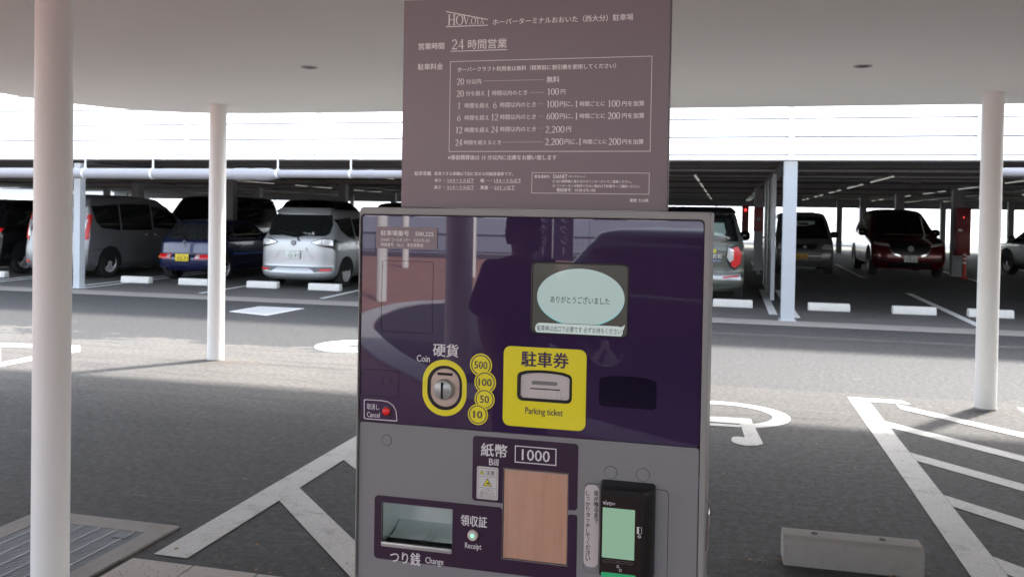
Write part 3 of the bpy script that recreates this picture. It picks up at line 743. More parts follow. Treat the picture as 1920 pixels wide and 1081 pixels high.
def sideset(sh, t, wins, m=None, doors=(), handles=(), hm=None):
    for sg in (-1, 1):
        for w in wins: sh.patch('side_window', m or glassm, t, 'side', w, .005, sg)
        for (y, z0, z1) in doors: sh.patch('door_gap', blkm, t, 'side', [(y-.004, z0), (y+.004, z0), (y+.004, z1), (y-.004, z1)], .002, sg, rows=8, cols=1, th=.004)
        for (y, z) in handles: sh.patch('door_handle', hm or blk, t, 'side', [(y-.09, z-.015), (y+.09, z-.015), (y+.09, z+.015), (y-.09, z+.015)], .03, sg, rows=2, cols=4, th=.03)
def both(f, poly, *a, **k):
    f(poly, *a, **k); f([(-p[0], p[1]) for p in poly], *a, **k)
def wiper(sh, t, x0, z0, x1, z1, kind='near'):
    p = [sh.P(kind, x0+(x1-x0)*k/6, z0+(z1-z0)*k/6) + sh.nrm(kind, x0+(x1-x0)*k/6, z0+(z1-z0)*k/6)*.03 for k in range(7)]
    MB().tube(p, [.016, .014, .012, .011, .010, .010, .008], 6).build('wiper', blk, t)
def place(t, x, y, k=.95, kz=None, rz=0):
    t.location = (x, y, fz(y+1)); t.scale = (k, k, kz or k); t.rotation_euler = (0, 0, rz)

def paint(name, c, metal=.35, rough=.32):
    m = mat(name, c, rough, metal, coat=.8, coat_r=.05); return m

# silver minivan, rear towards us
t = thing('minivan', 'silver compact minivan with its tailgate towards us and clear wide tail lamps', 'car')
sv = paint('silver_paint', (.38, .395, .41), .5, .34)
sh = Shell([(.17, .70), (.24, .80), (.40, .845), (.80, .85), (1.02, .835), (1.15, .80), (1.40, .735), (1.55, .68), (1.62, .62), (1.66, .52), (1.69, .30)],
           [(.17, .12), (.24, .0), (.34, -.02), (.46, .02), (.80, .03), (1.02, .05), (1.14, .12), (1.40, .24), (1.60, .34), (1.66, .45), (1.69, .8)],
           [(.17, 4.1), (.5, 4.26), (.75, 4.2), (.95, 3.9), (1.05, 3.6), (1.4, 3.0), (1.6, 2.5), (1.66, 2.3), (1.69, 1.9)], .30, 2.6, .05)
sh.body('body', sv, t)
sh.patch('rear_window', glassm, t, 'near', [(-.62, 1.10), (0, 1.075), (.62, 1.10), (.70, 1.16), (.70, 1.36), (.63, 1.56), (-.63, 1.56), (-.70, 1.36), (-.70, 1.16)], .006, rows=16, cols=20)
sh.patch('rear_spoiler', sv, t, 'near', [(-.60, 1.575), (.60, 1.575), (.56, 1.645), (-.56, 1.645)], .07, rows=4, cols=18, th=.09)
for sg in (1, -1):
    sh.patch('lamp_surround', blk, t, 'near', [(sg*.34, .97), (sg*.60, 1.065), (sg*.815, 1.055), (sg*.825, .80), (sg*.78, .86), (sg*.60, .885)], .007)
    lp = sh.patch('tail_lamp', clear, t, 'near', [(sg*.37, .968), (sg*.60, 1.045), (sg*.775, 1.04), (sg*.79, .90), (sg*.60, .91)], .02)
    sh.patch('bulb', rimm, lp, 'near', [(sg*.62, .95), (sg*.68, .92), (sg*.74, .95), (sg*.74, 1.0), (sg*.68, 1.03), (sg*.62, 1.0)], .024, rows=5, cols=5)
    sh.patch('divider', blk, lp, 'near', [(sg*.59, .905), (sg*.60, .905), (sg*.60, 1.05), (sg*.59, 1.05)], .024, rows=3, cols=2)
    sh.patch('reflector', tail, t, 'near', [(sg*.56, .375), (sg*.76, .375), (sg*.79, .415), (sg*.58, .41)], .012)
    sh.patch('lamp_strake', blk, t, 'side', [(.16, .975), (.62, .975), (.62, 1.0), (.16, 1.02)], .006, sg)
sh.patch('bumper_band', mat('grey_trim', (.11, .115, .12), .5), t, 'near', [(-.80, .46), (-.80, .36), (-.50, .35), (-.38, .40), (.38, .40), (.50, .35), (.80, .36), (.80, .46)][::-1], .005, rows=8, cols=24)
sh.patch('bumper_lip', sv, t, 'near', [(-.42, .40), (-.34, .43), (.34, .43), (.42, .40), (.50, .33), (-.50, .33)], .012, rows=4, cols=16)
sh.patch('plate_garnish', sv, t, 'near', [(-.32, .80), (-.28, .86), (.28, .86), (.32, .80)], .045, rows=3, cols=12, th=.05)
for sg in (1, -1): sh.patch('recess_edge', mat('shade_silver', (.36, .37, .39), .4, .5), t, 'near', [(sg*.30, .795), (sg*.33, .80), (sg*.45, .62), (sg*.40, .62)], .004, rows=4, cols=2)
plate(sh, t, 0, .71, 'near', plw, '·10-97', '大分 501', plg)
MB().lathe([(.052, -.03), (.056, -.02), (.056, 0)], 24, (0, sh.near(0, .96), .96), 'y').build('badge', silv, t, smooth=True, angle=40)
wiper(sh, t, .12, 1.0, .06, 1.12); wiper(sh, t, .06, 1.12, -.42, 1.21)
letter('Go to 旅', mat('sticker_white', (.6, .6, .6), .5), t, .18, .42, 1.165, sh.near(.5, 1.14)-.05, name='window_sticker')
wa = [(.42, 1.50), (.62, 1.04), (1.05, 1.0), (1.15, 1.5)]
sideset(sh, t, [[(.45, 1.50), (.62, 1.22), (1.0, 1.04), (1.25, 1.03), (1.25, 1.51)], [(1.29, 1.03), (2.3, 1.02), (2.3, 1.52), (1.29, 1.51)], [(2.36, 1.02), (3.35, .99), (2.9, 1.38), (2.36, 1.50)]],
        doors=((1.27, .3, 1.0), (2.33, .3, 1.0)), handles=((1.4, .93), (2.5, .92)), hm=sv)
add_wheels(sh, t, (.78, 3.45), .30, spokes=9)
mirrorpart(sh, t, 3.25, 1.08, sv)
place(t, -8.13, 15.2, .94, .915)

# small blue kei hatchback
t = thing('hatchback', 'small dark blue boxy kei hatchback with a yellow number plate, tailgate towards us', 'car')
bl_ = paint('dark_blue_paint', (.012, .015, .062), .3, .25)
sh = Shell([(.22, .64), (.30, .68), (.6, .70), (.86, .70), (.95, .68), (1.25, .60), (1.33, .56), (1.37, .48), (1.395, .30)],
           [(.22, .08), (.30, 0), (.52, -.02), (.60, .03), (.86, .06), (.93, .12), (1.25, .38), (1.34, .48), (1.37, .60), (1.395, .9)],
           [(.22, 3.2), (.5, 3.3), (.75, 3.2), (.9, 2.7), (1.2, 2.2), (1.34, 2.0), (1.395, 1.6)], .16, 2.8, .03)
sh.body('body', bl_, t)
sh.patch('rear_window', mat('smoked_glass', (.022, .024, .024), .07, coat=1), t, 'near', [(-.56, .93), (.56, .93), (.50, 1.29), (-.50, 1.29)], .006, rows=12, cols=16)
for sg in (1, -1):
    lp = sh.patch('tail_lamp', tail, t, 'near', [(sg*.30, .50), (sg*.655, .50), (sg*.655, .595), (sg*.30, .595)], .012)
    sh.patch('reverse_lamp', clear, lp, 'near', [(sg*.31, .52), (sg*.40, .52), (sg*.40, .575), (sg*.31, .575)], .018, rows=3, cols=3)
    sh.patch('indicator_lamp', amber, lp, 'near', [(sg*.59, .505), (sg*.655, .505), (sg*.655, .545), (sg*.59, .545)], .018, rows=3, cols=3)
    sh.patch('mudguard', blk, t, 'near', [(sg*.46, .14+.09), (sg*.64, .23), (sg*.64, .30), (sg*.46, .30)], .012, rows=3, cols=3)
sh.patch('bumper_groove', blk, t, 'near', [(-.68, .615), (.68, .615), (.68, .635), (-.68, .635)], .003, rows=2, cols=16, th=.008)
plate(sh, t, 0, .53, 'near', ply, '·52-71', '大分 580', mat('black_ink', (.02, .02, .02), .5))
wiper(sh, t, .02, .90, -.10, 1.02); wiper(sh, t, -.10, 1.02, -.50, 1.03)
letter('S', silv, t, -.05, .04, .83, sh.near(0, .83)-.015, name='badge')
for xx in (-.26, .26): MB().lathe([(.10, 1.0), (.11, 1.15), (.09, 1.24), (.03, 1.27)], 14, (xx, .9, 0)).build('headrest', mat('grey_cloth', (.12, .12, .12), .9), t, smooth=True)
sideset(sh, t, [[(.35, .93), (.85, .93), (.85, 1.28), (.58, 1.28)], [(.92, .93), (2.2, .93), (1.9, 1.24), (.92, 1.28)]], doors=((.88, .3, .92),), handles=((1.05, .8),))
sh.patch('side_reflection', mat('blue_reflection_paint', (.05, .12, .5), .3), t, 'side', [(.9, .585), (2.6, .57), (2.6, .60), (.9, .612)], .004, 1, rows=2, cols=12)  # blue streak painted in place of a reflection along the car side
add_wheels(sh, t, (.55, 2.7), .27, spokes=6)
mirrorpart(sh, t, 2.2, .98, bl_)
place(t, -10.92, 15.75, .95, .92)

# grey-silver tall minivan behind the near pillar
t = thing('minivan', 'tall silver-grey minivan half hidden behind the near white pillar', 'car')
gv = paint('pale_grey_paint', (.23, .235, .25), .5, .35)
sh = Shell([(.18, .74), (.3, .83), (.8, .845), (1.1, .835), (1.6, .76), (1.78, .70), (1.84, .60), (1.87, .35)],
           [(.18, .08), (.3, 0), (.6, 0), (.9, .05), (1.1, .08), (1.6, .17), (1.8, .25), (1.84, .34), (1.87, .7)],
           [(.18, 4.4), (.6, 4.6), (.95, 4.4), (1.1, 4.0), (1.6, 3.2), (1.8, 2.8), (1.87, 2.2)], .14, 2.8, .03)
sh.body('body', gv, t)
sh.patch('rear_window', mat('tinted_glass', (.05, .055, .055), .06, coat=1), t, 'near', [(-.70, 1.02), (.70, 1.02), (.63, 1.66), (-.63, 1.66)], .006, rows=12, cols=16)
sh.patch('rear_spoiler', gv, t, 'near', [(-.64, 1.70), (.64, 1.70), (.60, 1.80), (-.60, 1.80)], .05, rows=3, cols=16, th=.08)
for sg in (1, -1):
    lp = sh.patch('tail_lamp', tail, t, 'near', [(sg*.70, .82), (sg*.83, .86), (sg*.825, 1.15), (sg*.80, 1.42), (sg*.745, 1.42), (sg*.73, 1.0)], .01)
    sh.patch('reverse_lamp', clear, lp, 'near', [(sg*.66, .93), (sg*.74, .93), (sg*.77, 1.3), (sg*.745, 1.3), (sg*.70, 1.05)], .016, rows=6, cols=4)
    sh.patch('reflector', tail, t, 'near', [(sg*.60, .33), (sg*.76, .36), (sg*.76, .40), (sg*.66, .38)], .01, rows=3, cols=4)
plate(sh, t, 0, .8, 'near', plw, '·38-20', '大分 502', plg)
sideset(sh, t, [[(.30, 1.62), (.42, 1.25), (.62, 1.08), (1.2, 1.06), (1.2, 1.66)], [(1.26, 1.06), (2.35, 1.06), (2.35, 1.67), (1.26, 1.67)], [(2.42, 1.06), (3.55, 1.05), (3.2, 1.5), (2.42, 1.64)]],
        doors=((1.23, .3, 1.05), (2.38, .3, 1.05)), handles=((2.22, .95), (2.56, .95)), hm=chrome)
for sg in (1, -1): sh.patch('body_groove', blk, t, 'side', [(.25, .62), (1.2, .66), (1.2, .675), (.25, .64)], .002, sg, rows=2, cols=6, th=.004)
add_wheels(sh, t, (.85, 3.75), .32, spokes=5)
mirrorpart(sh, t, 3.6, 1.15, gv)
place(t, -13.70, 15.25, .93, .95)

# black SUV at the far left
def suv(lab, m, x, y, k=.95, kz=None, near_front=False, H_=1.72, rz=0, name='suv'):
    t = thing(name, lab, 'car')
    s_ = H_/1.72
    sh = Shell([(.2, .74), (.32, .87), (.8, .90), (1.05*s_, .88), (1.5*s_, .72), (1.64*s_, .65), (1.69*s_, .55), (1.72*s_, .3)],
               [(.2, .1), (.35, 0), (.9, .04), (1.05*s_, .12), (1.5*s_, .4), (1.64*s_, .5), (1.69*s_, .66), (1.72*s_, 1.0)],
               [(.2, 4.5), (.5, 4.6), (.9, 4.5), (1.02*s_, 3.6), (1.5*s_, 2.9), (1.64*s_, 2.6), (1.72*s_, 2.0)], .2, 2.6, .05)
    sh.body('body', m, t)
    sh.patch('rear_window', glassm, t, 'near', [(-.66, 1.1*s_), (.66, 1.1*s_), (.56, 1.52*s_), (-.56, 1.52*s_)], .006)
    for sg in (1, -1): sh.patch('tail_lamp', tail, t, 'near', [(sg*.5, .92), (sg*.86, .95), (sg*.86, 1.06), (sg*.5, 1.02)], .01)
    plate(sh, t, 0, .75, 'near', plw, '·46-18', None, plg)
    sideset(sh, t, [[(.5, 1.4*s_), (.72, 1.1*s_), (1.2, 1.07*s_), (1.2, 1.52*s_), (.6, 1.5*s_)], [(1.26, 1.07*s_), (2.2, 1.06*s_), (2.2, 1.53*s_), (1.26, 1.52*s_)], [(2.26, 1.06*s_), (3.3, 1.05*s_), (2.8, 1.42*s_), (2.26, 1.52*s_)]],
            doors=((1.23, .35, 1.05), (2.23, .35, 1.05)), handles=((1.4, .95), (2.4, .94)), hm=m)
    add_wheels(sh, t, (.9, 3.6), .36, spokes=5); mirrorpart(sh, t, 3.2, 1.12*s_, m)
    place(t, x, y, k, kz, rz); return t
blackp = paint('black_paint', (.006, .006, .007), .1, .2)
suv('black SUV with five-spoke wheels at the far left edge', blackp, -15.98, 15.2, .96)

# small two-tone crossover right of the machine
t = thing('compact_suv', 'small grey-green crossover with a black roof beside the machine, round red tail lamp', 'car')
gg = paint('grey_green_paint', (.085, .094, .080), .35, .38)
sh = Shell([(.24, .66), (.34, .80), (.50, .82), (.9, .82), (1.12, .80), (1.5, .68), (1.62, .63), (1.68, .54), (1.705, .3)],
           [(.24, .06), (.34, -.03), (.50, -.03), (.58, .04), (.95, .04), (1.14, .10), (1.5, .22), (1.64, .32), (1.68, .42), (1.705, .8)],
           [(.24, 3.6), (.6, 3.76), (1.0, 3.6), (1.1, 3.1), (1.5, 2.6), (1.66, 2.3), (1.705, 1.8)], .22, 2.6, .04)
sh.body('body', gg, t)
sh.patch('roof_wrap', blackp, t, 'near', [(-.80, 1.12), (.80, 1.12), (.66, 1.60), (-.66, 1.60)], .004, rows=14, cols=20)
for sg in (1, -1): sh.patch('roof_wrap', blackp, t, 'side', [(.12, 1.14), (2.9, 1.12), (2.4, 1.60), (.3, 1.60)], .005, sg, rows=14, cols=16)
sh.patch('roof_lip', blackp, t, 'near', [(-.64, 1.60), (.64, 1.60), (.58, 1.675), (-.58, 1.675)], .05, rows=3, cols=12, th=.06)
MB().prism_z([(-.5, .45), (.5, .45), (.5, 2.2), (-.5, 2.2)], 1.695, 1.712).build('roof_skin', blackp, t, bevel=.006)
MB().tube([(.3, .7, 1.70), (.33, .62, 1.80)], .012, 6).build('aerial', blk, t)
rw = sh.patch('rear_window', glassm, t, 'near', [(-.56, 1.16), (.56, 1.16), (.62, 1.25), (.56, 1.50), (-.56, 1.50), (-.62, 1.25)], .010, rows=10, cols=16)
sh.patch('painted_daylight_pane', glassl, rw, 'near', [(.16, 1.24), (.46, 1.20), (.50, 1.25), (.46, 1.44), (.10, 1.44), (.16, 1.36)], .013, rows=8, cols=8)  # opaque patch, daylight through the rear window painted on
for sg in (1, -1):
    sh.patch('lamp_surround', blk, t, 'near', [(sg*.50, .86), (sg*.56, .68), (sg*.66, .62), (sg*.77, .72), (sg*.79, .93), (sg*.70, 1.06), (sg*.55, 1.04)], .008)
    lp = sh.patch('tail_lamp', tail, t, 'near', [(sg*.60, .69), (sg*.66, .66), (sg*.75, .73), (sg*.77, .92), (sg*.70, 1.03), (sg*.60, 1.02)], .018)
    sh.patch('reverse_lamp', clear, lp, 'near', [(sg*.52, .84), (sg*.57, .76), (sg*.635, .78), (sg*.635, .98), (sg*.54, 1.01)], .022, rows=6, cols=5)
    bb = sh.patch('bumper_trim', sv, t, 'near', [(sg*.30, .45), (sg*.76, .45), (sg*.76, .55), (sg*.30, .55)], .022, rows=4, cols=8)
    sh.patch('reflector', tail, bb, 'near', [(sg*.46, .48), (sg*.70, .49), (sg*.72, .515), (sg*.46, .51)], .03, rows=2, cols=4)
sh.patch('bumper_bar', sv, t, 'near', [(-.31, .46), (.31, .46), (.31, .55), (-.31, .55)], .02, rows=3, cols=6)
letter('XBEE', mat('pale_badge', (.6, .62, .58), .4), t, .06, .44, .86, sh.near(.4, .86)-.02, h=.06, name='badge')
letter('HYBRID', mat('blue_badge', (.3, .35, .7), .4), t, .20, .42, .78, sh.near(.4, .78)-.02, h=.03, name='badge')
MB().lathe([(.035, -.02), (.04, -.01)], 12, (.30, sh.near(.30, .95)-.01, .95), 'y').build('sticker', mat('yellow_sticker', (.6, .55, .05), .5), t)
plate(sh, t, -.1, .74, 'near', plw, '·22-61', None, plg)
sideset(sh, t, [[(.35, 1.5), (.45, 1.17), (1.3, 1.15), (1.3, 1.52)], [(1.36, 1.15), (2.7, 1.13), (2.3, 1.5), (1.36, 1.52)]], doors=((1.33, .35, 1.1),), handles=((1.5, 1.0),))
add_wheels(sh, t, (.7, 3.1), .33, spokes=6); mirrorpart(sh, t, 2.75, 1.18, blackp)
place(t, -.47, 15.15, .96, .98)

# kei van facing us
def front_car(name, lab, m, x, y, W_, H_, L_, hood, base_ws, plate_col, ptxt, k, kz, kind):
    t = thing(name, lab, 'car'); w = W_/2; s_ = H_
    if kind == 'van':
        sh = Shell([(.2, w-.1), (.32, w-.02), (.75, w), (1.0, w-.01), (1.5, w-.08), (s_-.1, w-.14), (s_-.04, w-.2), (s_, w-.4)],
                   [(.2, .1), (.35, .0), (.62, .0), (.78, .06), (.98, .24), (1.25, .52), (s_-.2, .86), (s_-.08, 1.0), (s_-.03, 1.15), (s_, 1.5)],
                   [(.2, L_), (1.0, L_), (s_-.1, L_-.15), (s_, L_-.5)], .2, 2.6, .06)
    else:
        sh = Shell([(.2, w-.1), (.32, w-.01), (.75, w), (1.0, w-.03), (1.4, w-.18), (s_-.1, w-.26), (s_-.04, w-.34), (s_, w-.52)],
                   [(.2, .14), (.35, .0), (.62, .0), (.80, .10), (.93, .5), (1.02, 1.0), (1.25, 1.35), (s_-.14, 1.75), (s_-.05, 2.0), (s_, 2.4)],
                   [(.2, L_), (1.0, L_), (1.15, L_-.1), (s_-.1, L_-.6), (s_, L_-1.1)], .30, 2.4, .08)
    sh.body('body', m, t)
    if kind == 'van':
        ws = sh.patch('windscreen', glassm, t, 'near', [(-w+.12, 1.0), (w-.12, 1.0), (w-.2, s_-.15), (-w+.2, s_-.15)], .006, rows=12, cols=14)
        if plate_col is not plw: sh.patch('painted_daylight_pane', mat('painted_daylight', (.45, .58, .52), .15, coat=1, emit=(.6, .75, .68), es=.0), ws, 'near', [(-w+.28, 1.34), (.05, 1.36), (.3, 1.42), (.3, s_-.28), (-w+.28, s_-.28)], .010, rows=8, cols=8)  # opaque pale area painted where daylight would show through the windscreen
        if plate_col is not plw: sh.patch('rear_view_mirror', blk, ws, 'near', [(-.12, s_-.40), (.12, s_-.40), (.12, s_-.33), (-.12, s_-.33)], .014, rows=2, cols=2)
        sh.patch('grille', blk, t, 'near', [(-.33, .80), (-.24, .70), (.24, .70), (.33, .80), (.30, .84), (-.30, .84)], .008)
        sh.patch('lower_grille', blk, t, 'near', [(-.42, .44), (.42, .44), (.42, .59), (-.42, .59)], .008)
        sh.patch('grille_bar', m, t, 'near', [(-.42, .505), (.42, .505), (.42, .53), (-.42, .53)], .014, rows=2, cols=10)
        for sg in (1, -1): sh.patch('headlight', clear, t, 'near', [(sg*.40, .72), (sg*.68, .70), (sg*.67, .84), (sg*.50, .85)], .012)
        sh.patch('bumper_gap', blk, t, 'near', [(-.7, .645), (.7, .645), (.7, .66), (-.7, .66)], .003, rows=2, cols=14, th=.006)
        MB().lathe([(.04, -.02), (.045, -.01)], 16, (0, sh.near(0, .77)-.01, .77), 'y').build('badge', silv, t)
        plate(sh, t, -.10 if x else 0, .50, 'near', plate_col, ptxt, None, mat('plate_ink', (.03, .03, .03), .5))
        sideset(sh, t, [[(1.0, 1.02), (1.9, 1.0), (1.9, s_-.18), (1.2, s_-.2)], [(1.98, 1.0), (3.2, 1.0), (3.1, s_-.2), (1.98, s_-.18)]], doors=((1.94, .3, 1.0),), handles=((1.8, .9),))
        mirrorpart(sh, t, .85, 1.12, blk)
        add_wheels(sh, t, (.62, L_-.6), .27, spokes=6)
    else:
        sh.patch('windscreen', glassm, t, 'near', [(-w+.24, 1.04), (w-.24, 1.04), (w-.34, s_-.12), (-w+.34, s_-.12)], .006, rows=12, cols=14)
        gr_ = sh.patch('grille', blk, t, 'near', [(-.50, .80), (-.42, .60), (-.25, .54), (.25, .54), (.42, .60), (.50, .80), (.46, .84), (-.46, .84)], .008)
        for sg in (1, -1):
            sh.patch('grille_wing', chrome, t, 'near', [(sg*.25, .50), (sg*.44, .56), (sg*.54, .74), (sg*.50, .74), (sg*.42, .60), (sg*.25, .54)], .02, rows=6, cols=2)
            sh.patch('headlight', clear, t, 'near', [(sg*.50, .745), (sg*.86, .79), (sg*.86, .85), (sg*.52, .81)], .012)
            sh.patch('fog_lamp_recess', blk, t, 'near', [(sg*.52, .38), (sg*.80, .40), (sg*.80, .46), (sg*.52, .43)], .008)
        sh.patch('lower_grille', blk, t, 'near', [(-.55, .24), (.55, .24), (.5, .38), (-.5, .38)], .008)
        MB().lathe([(.07, -.03), (.08, -.015)], 20, (0, sh.near(0, .70)-.01, .70), 'y').build('badge', silv, gr_)
        plate(sh, t, 0, .46, 'near', plate_col, ptxt, '大分 301', plg)
        sideset(sh, t, [[(1.6, 1.06), (2.3, 1.04), (2.3, s_-.16), (1.95, s_-.18)], [(2.36, 1.04), (3.3, 1.06), (3.2, s_-.2), (2.36, s_-.16)]], doors=((2.33, .35, 1.0),), handles=((2.15, .93),), hm=chrome)
        sh.patch('roof_skin', blackp, t, 'near', [(-w+.4, s_-.09), (w-.4, s_-.09), (w-.5, s_-.03), (-w+.5, s_-.03)], .003, rows=3, cols=10)
        mirrorpart(sh, t, 1.75, 1.08, blackp)
        add_wheels(sh, t, (.85, L_-.9), .35, spokes=5, rm=rimm)
    place(t, x, y, k, kz); return t
front_car('kei_van', 'pale silver kei van facing us with a dull yellow plate, right of the front column', paint('pale_silver', (.13, .133, .137), .4), 2.02, 23.6, 1.475, 1.78, 3.3, 0, 0, mat('ochre_plate', (.45, .26, .02), .5), '·41-28', .98, .91, 'van')
front_car('red_suv', 'dark red SUV facing us from the far row with a wing-edged black grille', paint('deep_red_paint', (.10, .003, .006), .35, .25), 4.52, 23.4, 1.84, 1.69, 4.5, 0, 0, plw, '·19-61', .95, 1.03, 'suv')
# hatchback at the right edge and dark cars farther back
suv('dark grey hatchback with pale windows at the right edge of the far row', paint('charcoal_paint', (.05, .05, .055), .4, .3), 8.75, 22.9, .93, .95, H_=1.6, rz=math.radians(8), name='hatchback')
front_car('black_van', 'black tall van facing away behind the blue hatchback', blackp, -14.3, 20.4, 1.7, 1.85, 4.4, 0, 0, plw, None, .95, .99, 'van')
suv('black rounded car behind the silver minivan, only its roof and windows showing', blackp, -11.3, 21.2, .95, 1.03, name='dark_car')
suv('second black car in the back row, right of the rounded one', blackp, -8.6, 21.4, .95, 1.0, name='dark_car')
# ------------------------------------------------------------------ flat plates with true holes
def plate_mesh(name, m, parent, loops, yf, th, bevel=0, smooth=True):
    """plate facing -Y whose front is at yf; loops in (x, z), inner loops are holes"""
    cu = bpy.data.curves.new('c', 'CURVE'); cu.dimensions = '2D'; cu.fill_mode = 'BOTH'
    b = bevel; cu.extrude = max(1e-5, th/2-b); cu.bevel_depth = b; cu.bevel_resolution = 2; cu.offset = -b
    for lp in loops:
        sp = cu.splines.new('POLY'); sp.points.add(len(lp)-1); sp.use_cyclic_u = True
        for p, q in zip(sp.points, lp): p.co = (q[0], q[1], 0, 1)
    ob = bpy.data.objects.new('c', cu); me = bpy.data.meshes.new_from_object(ob)
    bpy.data.objects.remove(ob); bpy.data.curves.remove(cu)
    for v in me.vertices: v.co = Vector((v.co.x, yf+th/2-v.co.z, v.co.y))
    me.materials.clear(); me.materials.append(m); me.name = name
    if bevel and smooth:
        for p in me.polygons: p.use_smooth = True
        me.set_sharp_from_angle(angle=math.radians(50))
    return link(name, me, parent)
def rr(x0, x1, z0, z1, r=.0, n=6, corners=(1, 1, 1, 1)):
    pts = []
    for (cx_, cz_, a0, on) in ((x1-r, z0+r, -PI/2, corners[0]), (x1-r, z1-r, 0, corners[1]), (x0+r, z1-r, PI/2, corners[2]), (x0+r, z0+r, PI, corners[3])):
        if on and r > 0: pts += [(cx_+r*math.cos(a0+PI/2*k/n), cz_+r*math.sin(a0+PI/2*k/n)) for k in range(n+1)]
        else: pts.append({-PI/2: (x1, z0), 0: (x1, z1), PI/2: (x0, z1), PI: (x0, z0)}[a0])
    return pts
def ell(cx_, cz_, rx, rz, n=40): return [(cx_+rx*math.cos(2*PI*k/n), cz_+rz*math.sin(2*PI*k/n)) for k in range(n)]
def ins(lp_args, d):
    return (lp_args[0]+d, lp_args[1]-d, lp_args[2]+d, lp_args[3]-d)

YM = 1.40
def Q(px, py, Y=None):
    p = gy(px, py, YM if Y is None else Y); return p.x, p.z
def R4(tl, tr, br, bl_, Y=None):
    a, b, c_, d = Q(*tl, Y), Q(*tr, Y), Q(*br, Y), Q(*bl_, Y)
    return (a[0]+d[0])/2, (b[0]+c_[0])/2, (c_[1]+d[1])/2, (a[1]+b[1])/2

mc = thing('payment_machine', 'grey parking payment machine with a glossy purple front, screen and card reader', 'ticket machine', (-.315, 1.6, 0))
MO = Vector(mc.location)
class Local:            # children are modelled in world space and then shifted under their thing
    pass
made = []
def keep(o): made.append(o); return o
def PL(name, m, parent, loops, yf, th, bevel=0): return plate_mesh(name, m, parent, loops, yf, th, bevel)
mroot = mc
mx0, mx1, mz1 = Q(676, 396)[0], Q(1334, 403)[0], 1.512
# cabinet
cab = MB().box(mx0, mx1, YM+.012, YM+.34, .10, mz1).build('cabinet', grey, mc, bevel=.006, angle=40)
box('plinth', blkm, mc, mx0+.01, mx1-.01, YM+.03, YM+.33, .0, .098)
X = dict()
frame_o = rr(mx0, mx1, .11, mz1, .008)
pz_bot = (Q(676, 789)[1]+Q(1313, 838)[1])/2
px0, px1 = Q(680, 405)[0]-.001, Q(1320.5, 411)[0]
pz_top = (Q(681, 405)[1]+Q(1323, 411)[1])/2
frame_i = rr(px0-.001, px1+.001, .12, pz_top+.001, .008)
PL('frame', greyf, mc, [frame_o, frame_i], YM-.004, .017, .002)
disp = R4((996.5, 489.8), (1180, 495), (1177, 633), (994.7, 626))
coin = R4((802.5, 685), (865.5, 687), (865.5, 768), (802.5, 766))
tick = R4((970.8, 697), (1072, 702), (1071, 756), (971, 748))
def arch(r4, r=.009, up=.004, n=10):
    x0, x1, z0, z1 = r4; pts = rr(x0, x1, z0, z1, r, corners=(1, 1, 1, 1))
    cxm = (x0+x1)/2; hw = (x1-x0)/2
    return [(x, z+(up*(1-((x-cxm)/hw)**2) if z > (z0+z1)/2 else 0)) for x, z in pts if True] if False else \
        [p for p in rr(x0, x1, z0, z1, r)[:7+7]]+[(cxm+hw*.75*(1-2*k/n)*.98, z1+up*(1-(.75*(1-2*k/n))**2)) for k in range(n+1)]+rr(x0, x1, z0, z1, r)[14:]
coin_l = rr(*coin, (coin[1]-coin[0])/2-.0005, 10)
pp = PL('upper_panel', purple, mc, [rr(px0, px1, pz_bot, pz_top, .008), rr(*ins(disp, .001), .008), coin_l, arch(tick)], YM, .006, .0008)
# lower door with holes for the tray and the note flap
tray = R4((716, 941), (848.4, 954), (847, 1036.5), (714.9, 1021))
bill = R4((944, 877), (1064.8, 886), (1062.7, 1060), (940.9, 1046.7))
door = PL('lower_door', grey, mc, [rr(px0, px1, .13, pz_bot-.0012, .006), rr(*tray, .002), rr(*bill, .001)], YM+.001, .006, .0008)
# dark slit between frame top and panel handled by real gap; black inner
box('inner_shell', blkm, mc, mx0+.01, mx1-.01, YM+.0075, YM+.0115, tray[3]+.02 if False else bill[3]+.01, mz1-.01)
# change tray
tr_ = link('change_tray', None, mc)
x0, x1, z0, z1 = tray; dpt = .085
mb = MB()
mb.add([(x0, YM, z0), (x1, YM, z0), (x1, YM+dpt, z0+.012), (x0, YM+dpt, z0+.012), (x0, YM, z1), (x1, YM, z1), (x1, YM+dpt, z1), (x0, YM+dpt, z1)],
       [(3, 0, 4, 7), (1, 2, 6, 5), (2, 3, 7, 6), (7, 4, 5, 6)])
mb.build('recess', steel, tr_)
cup = MB(); n = 14                       # scooped floor
for k in range(n+1):
    t_ = k/n; yy = YM+.004+dpt*t_; zz = z0+.004+.014*(2*abs(t_-.45))**2
    cup.v += [(x0+.001, yy, zz), (x1-.001, yy, zz)]
    if k: cup.f.append((2*k-2, 2*k-1, 2*k+1, 2*k))
cup.build('scoop', steel, tr_, smooth=True)
for a in (.52, .62):
    MB().tube([(x0+(x1-x0)*a, YM+.006+dpt*.9*q/8, z0+.0055+.014*(2*abs(.9*q/8-.43))**2) for q in range(9)], .0012, 6).build('rib', steel, tr_)
box('front_lip', mat('pale_lip', (.5, .5, .5), .35, metal=.5), tr_, x0, x1, YM-.002, YM+.004, z0-.001, z0+.007, bevel=.001)
box('tray_back', steel, tr_, x0, x1, YM+dpt+.001, YM+dpt+.003, z0, z1)
box('door_liner', blkm, mc, px0+.002, x0-.004, YM+.0075, YM+.0115, .2, bill[3]+.009)
box('door_liner', blkm, mc, x1+.004, bill[0]-.004, YM+.0075, YM+.0115, .2, bill[3]+.009)
